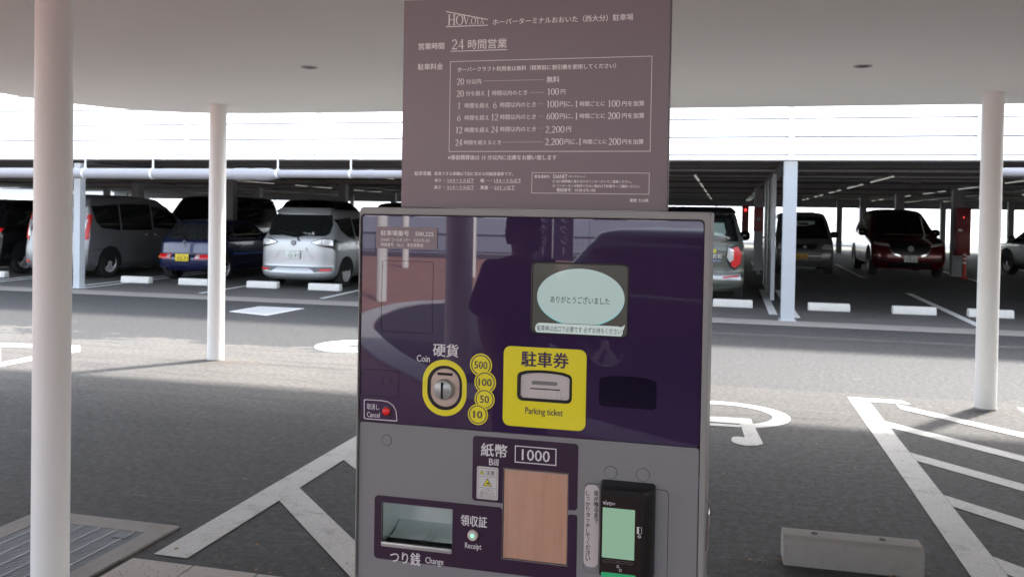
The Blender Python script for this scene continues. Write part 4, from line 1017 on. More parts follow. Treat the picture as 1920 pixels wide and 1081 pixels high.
# cut the cabinet front where the tray goes in (rebuild the cabinet as a box around the recess)
bpy.data.objects.remove(cab)
cm = MB().box(mx0, mx1, YM+.10, YM+.34, .10, mz1).box(mx0, x0-.003, YM+.012, YM+.0999, .10, mz1).box(x1+.003, mx1, YM+.012, YM+.0999, .10, mz1)
cm.box(x0-.003, x1+.003, YM+.012, YM+.0999, z1+.002, mz1).box(x0-.003, x1+.003, YM+.012, YM+.0999, .10, z0-.003)
cm.build('cabinet', grey, mc)
# note flap
bp_ = PL('note_flap', bronze, mc, [rr(*ins(bill, .0008), .001)], YM+.0035, .003, .0005)
box('flap_edge', mat('flap_edge_steel', (.4, .38, .35), .35, metal=.8), bp_, bill[0]+.001, bill[1]-.001, YM+.0005, YM+.003, bill[3]-.0028, bill[3]-.001)

# purple printed areas on the lower door
up = R4((886.7, 817), (1084, 830.5), (1082.7, 957.5), (885, 936.5))
lo = R4((702, 927.5), (1082.7, 964), (1080, 1085), (701, 1050))
YB = YM+.0004
hb = rr(*[bill[0]-.0006, bill[1]+.0006, bill[2]-.0006, bill[3]+.0006], .001)
def with_notch(r4, top):      # outline of a printed area that the flap cuts through
    x0, x1, z0, z1 = r4; r = .006
    if top: return [(x, z) for x, z in rr(x0, bill[0]-.0006, z0, z1, r, corners=(0, 0, 1, 1))]
b0, b1 = bill[0]-.0008, bill[1]+.0008
u_l = [(b0, up[2])]+[(b0, bill[3]+.0008), (b1, bill[3]+.0008), (b1, up[2])]+rr(b1, up[1], up[2], up[3], .006, corners=(1, 1, 0, 0))[0:7]+rr(b1, up[1], up[2], up[3], .006, corners=(1, 1, 0, 0))[7:14]+rr(up[0], b0, up[2], up[3], .006, corners=(0, 0, 1, 1))[2:]
PL('printed_area', purpleb, door, [u_l], YB, .0006)
l_l = rr(lo[0], b0, lo[2], lo[3], .006, corners=(0, 1, 1, 1))
l_l = [(lo[1], lo[2])]+rr(b1, lo[1], lo[2], lo[3], .004, corners=(0, 1, 1, 0))[1:15]+[(b1, bill[2]-.0008), (b0, bill[2]-.0008)]+rr(lo[0], b0, lo[2], lo[3], .006, corners=(0, 1, 1, 1))[1:8]+rr(lo[0], b0, lo[2], lo[3], .008)[14:]
tin = rr(*[tray[0]-.0006, tray[1]+.0006, tray[2]-.0006, tray[3]+.0006], .002)
PL('printed_area', purpleb, door, [l_l, tin], YB, .0006)

def T(s, xl, yl, xr, m, parent, Y=YM-.0006, **k):
    a = gy(xl, yl, Y); b = gy(xr, yl, Y); return letter(s, m, parent, a.x, b.x, a.z, Y, **k)
def T2(s, xl, yt, xr, yb, ymid_left, m, parent, Y=YM-.0006, **k):
    """xl, xr: extents; yt, yb: height range at the left; ymid_left: centre"""
    a = gy(xl, ymid_left, Y); b = gy(xr, ymid_left, Y); h = gy(xl, yt, Y).z-gy(xl, yb, Y).z
    return letter(s, m, parent, a.x, b.x, a.z, Y, h=h, **k)
YF = YM-.0008
# upper panel prints
T2('硬貨', 812, 643, 859.5, 667, 655, wht, pp, bold=.012)
T2('Coin', 781.5, 664.5, 806, 677, 670.8, wht, pp, bold=.01)
T2('駐車券', 978, 657, 1066, 685.5, 671.5, ppr, pp, YM-.0016, bold=.022)
T2('Parking ticket', 985, 763, 1055, 779, 770.5, ppr, pp, YM-.0016, bold=.008)
T2('取消し', 688, 755.5, 711, 766.5, 761, wht, pp, bold=.008)
T2('Cancel', 688, 771, 712, 780.5, 775.8, wht, pp, bold=.008)
# yellow coin surround
yo = R4((792.5, 672.5), (875, 675), (875, 780), (792.5, 778))
yin = rr(coin[0]-.001, coin[1]+.001, coin[2]-.001, coin[3]+.001, (coin[1]-coin[0])/2, 12)
PL('yellow_surround', yel, pp, [rr(*yo, (yo[1]-yo[0])/2-.0004, 14), yin], YM-.0007, .0008)
cs = link('coin_slot', None, mc)
PL('gasket', blk, cs, [rr(coin[0]+.0004, coin[1]-.0004, coin[2]+.0004, coin[3]-.0004, (coin[1]-coin[0])/2-.001, 12), rr(coin[0]+.004, coin[1]-.004, coin[2]+.004, coin[3]-.004, (coin[1]-coin[0])/2-.0045, 12)], YM+.0002, .005, .0006)
cb_ = PL('slot_plate', mat('brushed_slot_plate', (.52, .40, .35), .4, metal=.5, nscale=120, namp=.12), cs, [rr(coin[0]+.0042, coin[1]-.0042, coin[2]+.0042, coin[3]-.0042, (coin[1]-coin[0])/2-.0046, 12)], YM+.0015, .004, .0006)
sx, sz_ = Q(834, 701); box('coin_mouth', blkm, cs, sx-.0135, sx+.0135, YM+.0009, YM+.0014, sz_-.0022, sz_+.0022)
kx, kz_ = Q(833, 729); kr = .0178
MB().lathe([(kr, YM+.0014), (kr*1.0, YM-.006), (kr*.9, YM-.010), (kr*.5, YM-.0125), (.0005, YM-.013)], 32, (kx, 0, kz_), 'y').build('return_knob', mat('grey_knob', (.40, .40, .40), .3, metal=.3), cs, smooth=True, angle=40)
box('knob_slit', blkm, cs, kx-.0017, kx+.0017, YM-.0140, YM-.0105, kz_-.0135, kz_+.0135)
# coin values
for i, (v, px, py, pr, w) in enumerate((('500', 902, 683.7, 21.5, 25), ('100', 910, 716, 21, 25), ('50', 909, 747.5, 19.5, 17), ('10', 896.6, 776, 19.5, 17))):
    a, b = Q(px, py); r = pr*.000905; y = YM-.0007-.0004*i
    PL('yellow_disc', yel, pp, [ell(a, b, r, r)], y, .0004)
    PL('disc_ring', ppr, pp, [ell(a, b, r*.88, r*.88), ell(a, b, r*.79, r*.79)], y-.0002, .0002)
    letter(v, ppr, pp, a-w*.000905/2, a+w*.000905/2, b, y-.0004, bold=.012, h=.0125)
# yellow ticket area
ya = R4((944.5, 647.6), (1100, 655.5), (1098, 807), (943, 797))
ta = (tick[0]-.001, tick[1]+.001, tick[2]-.001, tick[3]+.001)
PL('yellow_area', yel, pp, [rr(*ya, .012, 8), arch(ta)], YM-.0012, .0013, .0002)
ts = link('ticket_slot', None, mc)
fr4 = (tick[0]+.0003, tick[1]-.0003, tick[2]+.0003, tick[3]-.0003)
in4 = (tick[0]+.0042, tick[1]-.0032, tick[2]+.0035, tick[3]-.0035)
PL('black_bezel', blk, ts, [arch(fr4, .008), arch(in4, .006)], YM-.002, .007, .0008)
crm = mat('cream_slot_plastic', (.58, .52, .505), .42)
PL('slot_insert', crm, ts, [arch((in4[0]+.0002, in4[1]-.0002, in4[2]+.0002, in4[3]-.0002), .0058)], YM+.001, .004, .0005)
a, b = Q(996.5, 716.5); a2, _ = Q(1045, 716.5)
PL('indicator_window', mat('grey_window', (.22, .21, .21), .3), ts, [rr(a, a2, b-.0032, b+.0032, .003)], YM+.0003, .0006)
a, b = Q(994, 727.5); a2, _ = Q(1050, 728.5)
box('ticket_mouth', blkm, ts, a, a2, YM+.0004, YM+.0009, b-.0009, b+.0009)
lp_ = MB(); lp_.add([(a-.003, YM-.001, b-.0155), (a2+.003, YM-.001, b-.0155), (a2, YM+.0008, b-.001), (a, YM+.0008, b-.001), (a-.003, YM+.001, b-.0155), (a2+.003, YM+.001, b-.0155)], [(0, 1, 2, 3), (0, 3, 4), (1, 5, 2)])
lp_.build('chute', crm, ts)
for k in range(5):
    xx = a+(a2-a)*(.12+.19*k)
    MB().add([(xx-.0007, YM-.0026, b-.0155), (xx+.0007, YM-.0026, b-.0155), (xx+.0007, YM+.0001, b-.0025), (xx-.0007, YM+.0001, b-.0025), (xx-.0007, YM-.001, b-.0155), (xx+.0007, YM-.001, b-.0155)], [(0, 1, 2, 3), (0, 3, 4), (1, 5, 2), (0, 4, 5, 1)]).build('guide_rib', crm, ts)
# dark card window
dw = R4((1123, 706), (1231, 711.5), (1231, 767), (1123, 761))
PL('card_window', mat('smoked_window', (.012, .006, .022), .12), mc, [arch(dw, .007)], YM-.0009, .001, .0002)
# cancel area
co = [Q(684, 747.5), Q(716, 749.5), Q(728, 752), Q(738, 759), Q(743.5, 770), Q(745, 788), Q(743, 789.2), Q(684.5, 784.5), Q(682.5, 783), Q(682.5, 749.5)]
def inset(pts, d):
    cx_ = sum(p[0] for p in pts)/len(pts); cz_ = sum(p[1] for p in pts)/len(pts)
    w = max(p[0] for p in pts)-min(p[0] for p in pts); h = max(p[1] for p in pts)-min(p[1] for p in pts)
    return [(cx_+(p[0]-cx_)*(1-2*d/w), cz_+(p[1]-cz_)*(1-2*d/h)) for p in pts]
PL('cancel_outline', wht, pp, [co, inset(co, .0014)], YF, .0003)
a, b = Q(725, 769.8)
cbn = MB().lathe([(.0088, YM+.001), (.0088, YM-.0015), (.0070, YM-.0018), (.0070, YM-.001)], 24, (a, 0, b), 'y', cap=False).build('cancel_button_ring', blk, mc, smooth=True, angle=40)
MB().lathe([(.0068, YM), (.0066, YM-.004), (.004, YM-.0055), (.0004, YM-.006)], 24, (a, 0, b), 'y', cap=False).build('cancel_button', mat('red_button', (.60, .012, .02), .3, emit=(.6, .02, .02), es=.25), mc, smooth=True)
# hairline seams (service covers) on the purple panel
seam = mat('seam_line', (.004, .003, .006), .9)
for tl, trp, br, blp in (((716, 488), (812.6, 490), (811, 627), (715, 619)), ((676.5, 690), (748.5, 695), (747.5, 744), (676.5, 741))):
    r4 = R4(tl, trp, br, blp); PL('cover_seam', seam, pp, [rr(*r4, .003), rr(*ins(r4, .0007), .0025)], YM-.0003, .0002)
def ringmark(px, py, r, parent, y):
    a, b = Q(px, py); PL('key_cover', seam if parent is pp else grey, parent, [ell(a, b, r, r), ell(a, b, r-.0006, r-.0006)], y-.0002, .0002) if parent is pp else None
    if parent is not pp:
        MB().lathe([(r+.0006, y-.0001), (r+.0006, y+.001)], 28, (a, 0, b), 'y').build('key_cover_gap', seam, parent)
        MB().lathe([(r, y), (r, y-.0006), (r-.0006, y-.001)], 28, (a, 0, b), 'y').build('key_cover', grey, parent, smooth=True, angle=30)
ringmark(725.5, 715, .009, pp, YM)
ringmark(724.5, 824.7, .0092, door, YM+.001)
ringmark(1145, 885, .0100, door, YM+.001); ringmark(1205.5, 889.5, .0104, door, YM+.001)

# number plate of the machine
idp = R4((706, 424.7), (821, 426.3), (820, 468), (705.6, 465))
ip = PL('id_label', sgn, mc, [rr(*idp, .0005)], YM-.0018, .0018, .0003)
T2('駐車場番号　500,225', 714, 431, 813, 441.5, 436.5, sgnt, ip, YM-.0022, bold=.008)
T2('DIANET コールセンター　0120-572-105', 714, 445, 805, 452, 448.4, sgnt, ip, YM-.0022)
T2('機器番号　No.3　事前精算機', 714, 454.5, 793.5, 461.8, 458, sgnt, ip, YM-.0022)

# display
dm = link('display', None, mc)
PL('bezel', blk, dm, [rr(*disp, .009), rr(*ins(disp, .0028), .007)], YM-.0012, .005, .0008)
scr = mat('display_screen', (.03, .03, .026), .12, coat=.5, emit=(.10, .095, .085), es=.55)
PL('screen', scr, dm, [rr(*ins(disp, .0026), .007)], YM+.0012, .002)
cyan = mat('screen_cyan', (.01, .01, .01), .2, emit=(.22, .62, .66), es=.8)
mint = mat('screen_mint', (.01, .012, .012), .16, coat=.6, emit=(.41, .515, .50), es=.9)
dark_s = mat('screen_ink', (.01, .01, .01), .4)
e0, e1 = Q(1088, 557); rx = (Q(1170, 560)[0]-Q(1006, 556)[0])/2; rz_ = (Q(1088, 504)[1]-Q(1088, 611)[1])/2
PL('speech_rim', cyan, dm, [ell(e0, e1-.0016, rx, rz_, 64)], YM+.0008, .0002)
PL('speech_oval', mint, dm, [ell(e0, e1, rx, rz_, 64)], YM+.0005, .0002)
bb = R4((1003.5, 604), (1170, 612), (1170, 632.5), (1003.5, 625))
bub = rr(bb[0], bb[1]-.002, bb[2], bb[3], .0085, 8)
tail_p = [(bb[1]-.014, bb[3]-.0008), (bb[1]-.004, bb[3]-.001), (bb[1]+.0015, bb[3]+.003), (bb[1]-.001, bb[3]-.006)]
PL('bubble_rim', dark_s, dm, [rr(bb[0]-.0008, bb[1]-.0012, bb[2]-.0008, bb[3]+.0008, .009, 8)], YM+.0003, .0001)
PL('bubble', mat('screen_white', (.01, .012, .012), .16, coat=.6, emit=(.50, .57, .555), es=.95), dm, [bub], YM+.0001, .0001); PL('bubble_tail', MATS['screen_white'], dm, [tail_p], YM, .0001)
T2('ありがとうございました', 1032, 554, 1143, 567, 560, dark_s, dm, YM-.0003, bold=.004)
T2('駐車券は出口で必要です 必ずお持ちください', 1007, 609, 1165, 619.5, 614, dark_s, dm, YM-.0003, bold=.004)

# lower prints
T2('紙幣', 902, 829.5, 951, 854, 841.5, wht, door, bold=.014)
T2('Bill', 917, 858.5, 934.5, 870.8, 864.7, wht, door, bold=.008)
bx = R4((965.3, 833.5), (1043.5, 841), (1043, 873), (965.3, 865.5))
PL('value_frame', wht, door, [rr(*bx), rr(*ins(bx, .0016))], YM-.0004, .0003)
a, b = Q(978.7, 852); c_, _ = Q(1030.8, 856); letter('1000', wht, door, a, c_, (bx[2]+bx[3])/2, YM-.0006, h=.0185, bold=.008)
T2('つり銭', 732, 1030.5, 788, 1053.5, 1042, wht, door, bold=.014)
T2('Change', 797.5, 1043, 831.5, 1058.5, 1050.4, wht, door, bold=.008)
T2('領収証', 864, 963.5, 913, 984, 973.5, wht, door, bold=.014)
T2('Receipt', 872, 1015.5, 902.5, 1029.5, 1022.5, wht, door, bold=.008)
a, b = Q(887.4, 1001.3)
rb = MB().lathe([(.0105, YM+.0005), (.0105, YM-.001)], 28, (a, 0, b), 'y').build('receipt_button_collar', blk, mc)
rb = MB().lathe([(.0092, YM-.0009), (.0090, YM-.005), (.0080, YM-.0062), (.0004, YM-.0064)], 28, (a, 0, b), 'y', cap=False).build('receipt_button', btnw, mc, smooth=True, angle=35)
MB().lathe([(.0036, YM-.0064), (.0034, YM-.007), (.0003, YM-.0072)], 20, (a, 0, b), 'y', cap=False).build('lamp', mat('green_led', (.1, .8, .4), .3, emit=(.35, 1.0, .62), es=1.0), rb, smooth=True)
# warning sticker
ws4 = R4((894.5, 872.5), (934.5, 876), (933.8, 937.3), (894, 932.8))
wk = PL('warning_sticker', mat('sticker_paper', (.60, .58, .58), .5), door, [rr(*ws4, .0025)], YM-.0010, .0012)
ink = mat('sticker_ink', (.06, .055, .06), .5)
wi = ins(ws4, .0022)
PL('sticker_frame', ink, wk, [rr(*wi, .001), rr(*ins(wi, .0004), .0008)], YM-.0012, .0002)
for zz in (.28, .66):
    z = wi[3]-(wi[3]-wi[2])*zz; PL('sticker_line', ink, wk, [[(wi[0], z-.0002), (wi[1], z-.0002), (wi[1], z+.0002), (wi[0], z+.0002)]], YM-.0012, .0002)
def tri(cx_, cz_, s, parent):
    PL('warning_triangle', ink, parent, [[(cx_-s, cz_-s*.8), (cx_+s, cz_-s*.8), (cx_, cz_+s*.9)]], YM-.0012, .0002)
    PL('warning_triangle', yel, parent, [[(cx_-s*.75, cz_-s*.66), (cx_+s*.75, cz_-s*.66), (cx_, cz_+s*.6)]], YM-.0014, .0002)
ww, hh = wi[1]-wi[0], wi[3]-wi[2]
tri(wi[0]+ww*.20, wi[3]-hh*.145, .0042, wk); letter('!', ink, wk, wi[0]+ww*.185, wi[0]+ww*.215, wi[3]-hh*.155, YM-.0017, h=.004)
tri(wi[0]+ww*.5, wi[3]-hh*.47, .0078, wk)
PL('pinch_symbol', ink, wk, [[(wi[0]+ww*.40, wi[3]-hh*.53), (wi[0]+ww*.62, wi[3]-hh*.53), (wi[0]+ww*.60, wi[3]-hh*.50), (wi[0]+ww*.54, wi[3]-hh*.46), (wi[0]+ww*.50, wi[3]-hh*.47), (wi[0]+ww*.46, wi[3]-hh*.50)]], YM-.0017, .0002)
letter('注意', ink, wk, wi[0]+ww*.42, wi[0]+ww*.88, wi[3]-hh*.145, YM-.0014, h=.0072, bold=.006)
for k, s in enumerate(('シャッターに', '挟まれないよう', '注意してください')):
    L = (.62, .74, .88)[k]; letter(s, ink, wk, wi[0]+ww*(.5-L/2), wi[0]+ww*(.5+L/2), wi[3]-hh*(.73+.095*k), YM-.0014, h=.0044)

# card reader
rp = R4((1096, 905), (1254, 918), (1251, 1090), (1094, 1070))
PL('reader_gap', seam, mc, [rr(*rp, .008)], YM+.0006, .0004); PL('reader_plate', grey, mc, [rr(*ins(rp, .0006), .0075)], YM-.0002, .0010, .0003)
lb = R4((1096.5, 907), (1123.5, 908.5), (1122, 1063), (1094.5, 1060))
lb = (lb[0], lb[1], lb[2], lb[3])
vl = PL('touch_label', mat('label_paper', (.63, .57, .57), .45), mc, [rr(lb[0], lb[1], lb[2], lb[3], .0095, 8)], YM-.0012, .0009)
inkb = mat('label_ink', (.03, .03, .03), .5)
def vertical(s, px, y0, y1, w_):
    n = len(s)
    for k, ch in enumerate(s):
        py = y0+(y1-y0)*(k+.5)/n; a, b = Q(px, py); sc = {'っ': .7, 'ッ': .7, 'く': .55, 'り': .7, 'し': .75}.get(ch, 1)
        letter(ch, inkb, vl, a-w_*sc/2, a+w_*sc/2, b, YM-.0015, h=.0080*(.75 if ch in 'っッ' else 1), bold=.02)
vertical('しっかりタッチしてください', 1102.5, 918, 1050, .0074)
vertical('音が鳴るまで', 1118, 918, 980, .0074)
cr_ = link('card_reader', None, mc)
YR = YM-.030
rb4 = R4((1124.5, 911.6), (1210, 918), (1208, 1092), (1119, 1080), YR)
x0, x1, z0, z1 = rb4
xb0, xb1 = x0+.003, Q(1228, 990, YM-.004)[0]
mb = MB()
def octo(a, b, c_, d, y, r): return [(p[0], y, p[1]) for p in rr(a, b, c_, d, r, 5)]
L1 = octo(xb0-.004, xb1, z0-.002, z1+.003, YM-.0004, .006); L2 = octo(xb0-.003, xb1-.001, z0-.002, z1+.001, YM-.012, .006); L3 = octo(x0+.001, x1+.006, z0, z1-.001, YR+.006, .006); L4 = octo(x0+.003, x1-.002, z0+.002, z1-.004, YR, .005)
n = len(L1); mb.add(L1+L2+L3+L4, [(i+j*n, (i+1) % n+j*n, (i+1) % n+(j+1)*n, i+(j+1)*n) for j in range(3) for i in range(n)]+[tuple(range(3*n, 4*n))])
mb.build('reader_body', blk, cr_, smooth=True, angle=35)
PL('glass_front', mat('reader_glass', (.012, .010, .010), .07, coat=1), cr_, [rr(x0+.0045, x1-.004, z0+.004, z1-.014, .003)], YR-.0006, .0008)
def QR(px, py): return Q(px, py, YR-.0012)
s4 = R4((1130.3, 950), (1191, 955.8), (1188.5, 1049.7), (1128.3, 1043.6), YR-.001)
PL('reader_screen', mat('mint_screen', (.02, .03, .02), .08, coat=.8, emit=(.26, .44, .31), es=.9), cr_, [rr(*s4)], YR-.0010, .0004)
a, b = QR(1130.5, 941); c_, _ = QR(1147, 941); letter('vivo', wht, cr_, a, c_, b, YR-.0012, h=.0075)
a, b = QR(1147.5, 944); c_, _ = QR(1153.5, 944); letter('pay', wht, cr_, a, c_, b, YR-.0012, h=.0035)
for k in range(4):
    a, b = QR(1137+14.2*k, 1049.8+1.7*k+.5); q = (a-.0052, a+.0052, b-.0022, b+.0022)
    PL('key_outline', MATS['grey_window'], cr_, [rr(*q, .0021), rr(*ins(q, .0004), .0017)], YR-.0009, .0002)
a, b = QR(1158.5, 1063.5)
for k in range(3):
    q = [(a-.002+.0022*k, b+.0035-.003*k), (a+.0012+.0022*k, b+.0045-.003*k), (a+.0016+.0022*k, b+.001-.003*k), (a-.0016+.0022*k, b-.0005-.003*k)]
    PL('contactless_symbol', MATS['grey_window'] if k % 2 else wht, cr_, [q, inset(q, .0006)], YR-.0009, .0002)
g4 = R4((1126.5, 1070.6), (1192, 1078), (1192, 1087), (1126.5, 1080), YR-.001)
PL('green_light_bar', mat('green_bar', (.02, .30, .12), .25, emit=(.03, .30, .12), es=.4), cr_, [rr(*g4, .0035)], YR-.0015, .0018, .0005)
a, b = QR(1199, 994)
q = (a-.0040, a+.0034, b-.0055, b+.0055); PL('card_symbol', wht, cr_, [rr(*q, .001), rr(q[0]+.0028, q[1]-.0005, q[2]+.0005, q[3]-.0005, .0008)], YR-.0009, .0002)
PL('arrow_symbol', wht, cr_, [[(a-.0016, b-.0075), (a+.0016, b-.0075), (a+.0016, b-.0095), (a+.003, b-.0095), (a, b-.0125), (a-.003, b-.0095), (a-.0016, b-.0095)], [(a-.001, b-.0081), (a+.001, b-.0081), (a+.001, b-.0100), (a+.0016, b-.0100), (a, b-.0116), (a-.0016, b-.0100), (a-.001, b-.0100)]], YR-.0009, .0002)
MB().tube([(x1+.004, YR+.004, z1-.012), (x1+.005, YR+.006, z1-.03), (x1+.0055, YR+.007, z1-.06)], [.0006, .0012, .0004], 6).build('edge_highlight_rib', mat('satin_black', (.05, .05, .05), .2, metal=.5), cr_)
# side lock of the cabinet
lz = gy(1324, 950, YM+.02).z
MB().tube([(mx1+.002, YM+.02, lz+.012), (mx1+.006, YM+.02, lz+.010), (mx1+.005, YM+.02, lz-.01), (mx1+.003, YM+.02, lz-.07)], .0022, 8).build('door_lock_bar', chrome, mc)
for o in list(mc.children): o.location = o.location - MO     # shift under the machine's own origin

# ------------------------------------------------------------------ price sign standing on the machine
YS = YM+.02
sg_ = thing('price_sign', 'tall mauve parking price board with pale Japanese print standing on the machine', 'sign', (-.31, YS, 1.513))
SO = Vector(sg_.location)
sx0 = (gy(758.8, 1.4, YS).x+gy(750, 394, YS).x)/2; sx1 = (gy(1258, -10, YS).x+gy(1249, 402, YS).x)/2
sz1 = gy(758.8, 1.4, YS).z
bd = MB().box(sx0, sx1, YS, YS+.03, 1.5125, sz1).build('board', sgn, sg_, bevel=.0015, angle=40)
box('board_rim', mat('sign_rim', (.14, .10, .11), .5), sg_, sx0-.0012, sx1+.0012, YS+.006, YS+.028, 1.5135, sz1+.0012)
YT = YS-.0006
def S(s, xl, yl, xr, ys=1.0, bold=.02, **k):
    a = gy(xl, yl, YT); b = gy(xr, yl, YT); return letter(s, sgnt, bd, a.x, b.x, a.z, YT, ys=ys, bold=bold, **k)
def bar(x0p, y0p, x1p, y1p, t_=.0011):
    a = gy(x0p, y0p, YT); b = gy(x1p, y1p, YT); zc = (a.z+b.z)/2
    return PL('rule', sgnt, bd, [[(a.x, zc-t_/2), (b.x, zc-t_/2), (b.x, zc+t_/2), (a.x, zc+t_/2)]], YT, .0003)
def dots_(x0p, yp, x1p, n):
    a = gy(x0p, yp, YT); b = gy(x1p, yp, YT); mb = MB()
    for k in range(n):
        xx = a.x+(b.x-a.x)*k/(max(1, n-1)); mb.add([(xx-.0006, YT, a.z-.0005), (xx+.0006, YT, a.z-.0005), (xx+.0006, YT, a.z+.0005), (xx-.0006, YT, a.z+.0005)], [(0, 1, 2, 3)])
    mb.build('leader_dots', sgnt, bd)
def frame_(tl, trp, br, blp, t_=.0010):
    r4 = R4(tl, trp, br, blp, YT); PL('frame_line', sgnt, bd, [rr(*r4), rr(*ins(r4, t_))], YT, .0003)
def serif_glyph(kind):       # hand-drawn roman strokes, unit height
    st, th, sf = .15, .055, .30
    def bx_(x0, x1, z0, z1): return [(x0, z0), (x1, z0), (x1, z1), (x0, z1)]
    if kind == 'H': return [bx_(.08, .08+st, 0, 1), bx_(.62, .62+st, 0, 1), bx_(.08+st, .62, .48, .48+th), bx_(0, sf, 0, .05), bx_(0, sf, .95, 1), bx_(.55, .85, 0, .05), bx_(.55, .85, .95, 1)], .88
    if kind == 'T': return [bx_(.30, .30+st, 0, 1), bx_(0, .75, .94, 1), bx_(.2, .55, 0, .05), bx_(0, .06, .8, .94), bx_(.69, .75, .8, .94)], .78
    if kind == 'V': return [[(.02, 1), (.34, 0), (.42, 0), (.19, 1)], [(.34, 0), (.42, 0), (.74, 1), (.68, 1)], bx_(-.05, .28, .95, 1), bx_(.56, .84, .95, 1)], .84
    if kind == 'A': return [[(.0, 0), (.06, 0), (.42, 1), (.36, 1)], [(.36, 1), (.42, 1), (.80, 0), (.63, 0)], bx_(.18, .62, .33, .38), bx_(-.08, .2, 0, .05), bx_(.54, .88, 0, .05)], .86
    if kind == '.': return [ell(.08, .07, .07, .07, 10)], .2
    return None, .95
def wordmark():
    x = 0; mb = MB()
    L_ = gy(839.5, 38, YT); Rr = gy(908, 38, YT); zb = gy(839.5, 48.0, YT).z
    W_ = Rr.x-L_.x; seq = [('H', 1.0), ('O', .92), ('V', .86), ('.', .8), ('O', .62), ('T', .56), ('A', .52)]
    tot = 0; lay = []
    for ch, sc in seq:
        g_, w = (None, .92) if ch == 'O' else serif_glyph(ch)
        lay.append((ch, sc, tot, g_)); tot += w*sc*(.93 if ch in 'OV' else 1.0)
    k = W_/tot; hh_ = (gy(845, 27.5, YT).z-zb)
    kz2 = hh_
    for i, (ch, sc, off, g_) in enumerate(lay):
        y = YT-.0001*i
        if ch == 'O':
            n = 28; o = []; q_ = []
            for a in range(n):
                c1, s1 = math.cos(2*PI*a/n), math.sin(2*PI*a/n)
                o.append((.44+.44*c1, .5+.52*s1)); q_.append((.44+.29*c1, .5+.465*s1))
            vs = [(L_.x+(off+p[0]*sc)*k, y, zb+p[1]*sc*kz2) for p in o+q_]
            mb.add(vs, [(a, (a+1) % n, n+(a+1) % n, n+a) for a in range(n)])
        else:
            for p in g_: mb.add([(L_.x+(off+q_[0]*sc)*k, y, zb+q_[1]*sc*kz2) for q_ in p], [tuple(range(len(p)))])
    mb.build('wordmark', sgnt, bd)
wordmark()
def pen(mb, pts, ws, x0, z0, w, h, y):
    P_ = [Vector((x0+a*w, z0+b*h)) for a, b in pts]; L = []; R_ = []
    for i, p in enumerate(P_):
        d = (P_[min(i+1, len(P_)-1)]-P_[max(i-1, 0)]).normalized(); nn = Vector((-d.y, d.x)); q = ws[i]*h/2
        L.append((p.x+nn.x*q, y, p.y+nn.y*q)); R_.append((p.x-nn.x*q, y, p.y-nn.y*q))
    n = len(P_); mb.add(L+R_, [(i, i+1, n+i+1, n+i) for i in range(n-1)])
def arcp(cx_, cz_, rx, rz, a0, a1, n=14): return [(cx_+rx*math.cos(math.radians(a0+(a1-a0)*k/n)), cz_+rz*math.sin(math.radians(a0+(a1-a0)*k/n))) for k in range(n+1)]
def thick(pts, tn=.05, tk=.15):
    out = []
    for i in range(len(pts)):
        a, b = pts[max(i-1, 0)], pts[min(i+1, len(pts)-1)]; dx, dz = b[0]-a[0], b[1]-a[1]; L = math.hypot(dx, dz) or 1
        out.append(tn+(tk-tn)*abs(dz/L))
    return out
def digit(mb, ch, x0, z0, w, h, y):
    S_ = []
    if ch == '0': p = arcp(.5, .5, .38, .47, 0, 360, 26); S_ = [(p, thick(p))]
    if ch == '1': S_ = [([(.5, 0), (.5, 1)], [.15, .15]), ([(.2, .80), (.5, .97)], [.04, .12]), ([(.2, .02), (.8, .02)], [.045, .045])]
    if ch == '2':
        p = arcp(.47, .70, .30, .27, 165, -35, 16)+[(.12, .07)]; S_ = [(p, thick(p, .06, .15)[:-1]+[.06]), ([(.10, .055), (.86, .055)], [.11, .11]), ([(.84, .04), (.90, .24)], [.06, .03])]
    if ch == '4': S_ = [([(.62, 0), (.62, 1)], [.14, .14]), ([(.62, .98), (.08, .30)], [.05, .05]), ([(.05, .28), (.93, .28)], [.07, .07])]
    if ch == '5':
        p = arcp(.42, .32, .36, .30, 110, -150, 16); S_ = [(p, thick(p)), ([(.26, .95), (.22, .55)], [.06, .06]), ([(.24, .93), (.80, .93)], [.11, .11])]
    if ch == '6':
        p = arcp(.5, .31, .36, .29, 0, 360, 22); q = [(.80, .95), (.50, .86), (.28, .66), (.16, .42), (.15, .30)]; S_ = [(p, thick(p, .05, .14)), (q, [.05, .08, .12, .15, .15])]
    if ch == ',': S_ = [([(.5, .10), (.55, .02), (.3, -.16)], [.14, .12, .03])]
    for k, (p, q) in enumerate(S_): pen(mb, p, q, x0, z0, w, h, y-.00003*k)
def N(s, xl, yl, xr, h=.0112):
    a = gy(xl, yl, YT); b = gy(xr, yl, YT); mb = MB(); wd = [.45 if c == ',' else .92 if c == '1' else 1 for c in s]; x = a.x; k = (b.x-a.x)/sum(wd)
    if s == '1': x = a.x-.0012; k = (b.x-a.x+.0024)
    for c, w_ in zip(s, wd):
        digit(mb, c, x, a.z-h/2, k*w_*.98, h, YT); x += k*w_
    mb.build('numerals', sgnt, bd)
def free_bar(p0, p1, t_):
    a = gy(*p0, YT); b = gy(*p1, YT); PL('wordmark_line', sgnt, bd, [[(a.x, a.z-t_/2), (b.x, b.z-t_/2), (b.x, b.z+t_/2), (a.x, a.z+t_/2)]], YT, .0003)
free_bar((836.6, 22), (914.7, 37), .0016); bar(836, 50.3, 914.7, 47.8, .0016)
S('ホーバーターミナルおおいた（西大分）駐車場', 924, 42.0, 1187, bold=.014)
S('営業時間', 784.7, 87.6, 833); N('24', 846.3, 83.8, 871.6, .0172); S('時間営業', 877.5, 83.6, 950.3, bold=.01)
bar(844.5, 96.6, 950.6, 93.2, .0014)
S('駐車料金', 783.6, 125.8, 830.5)
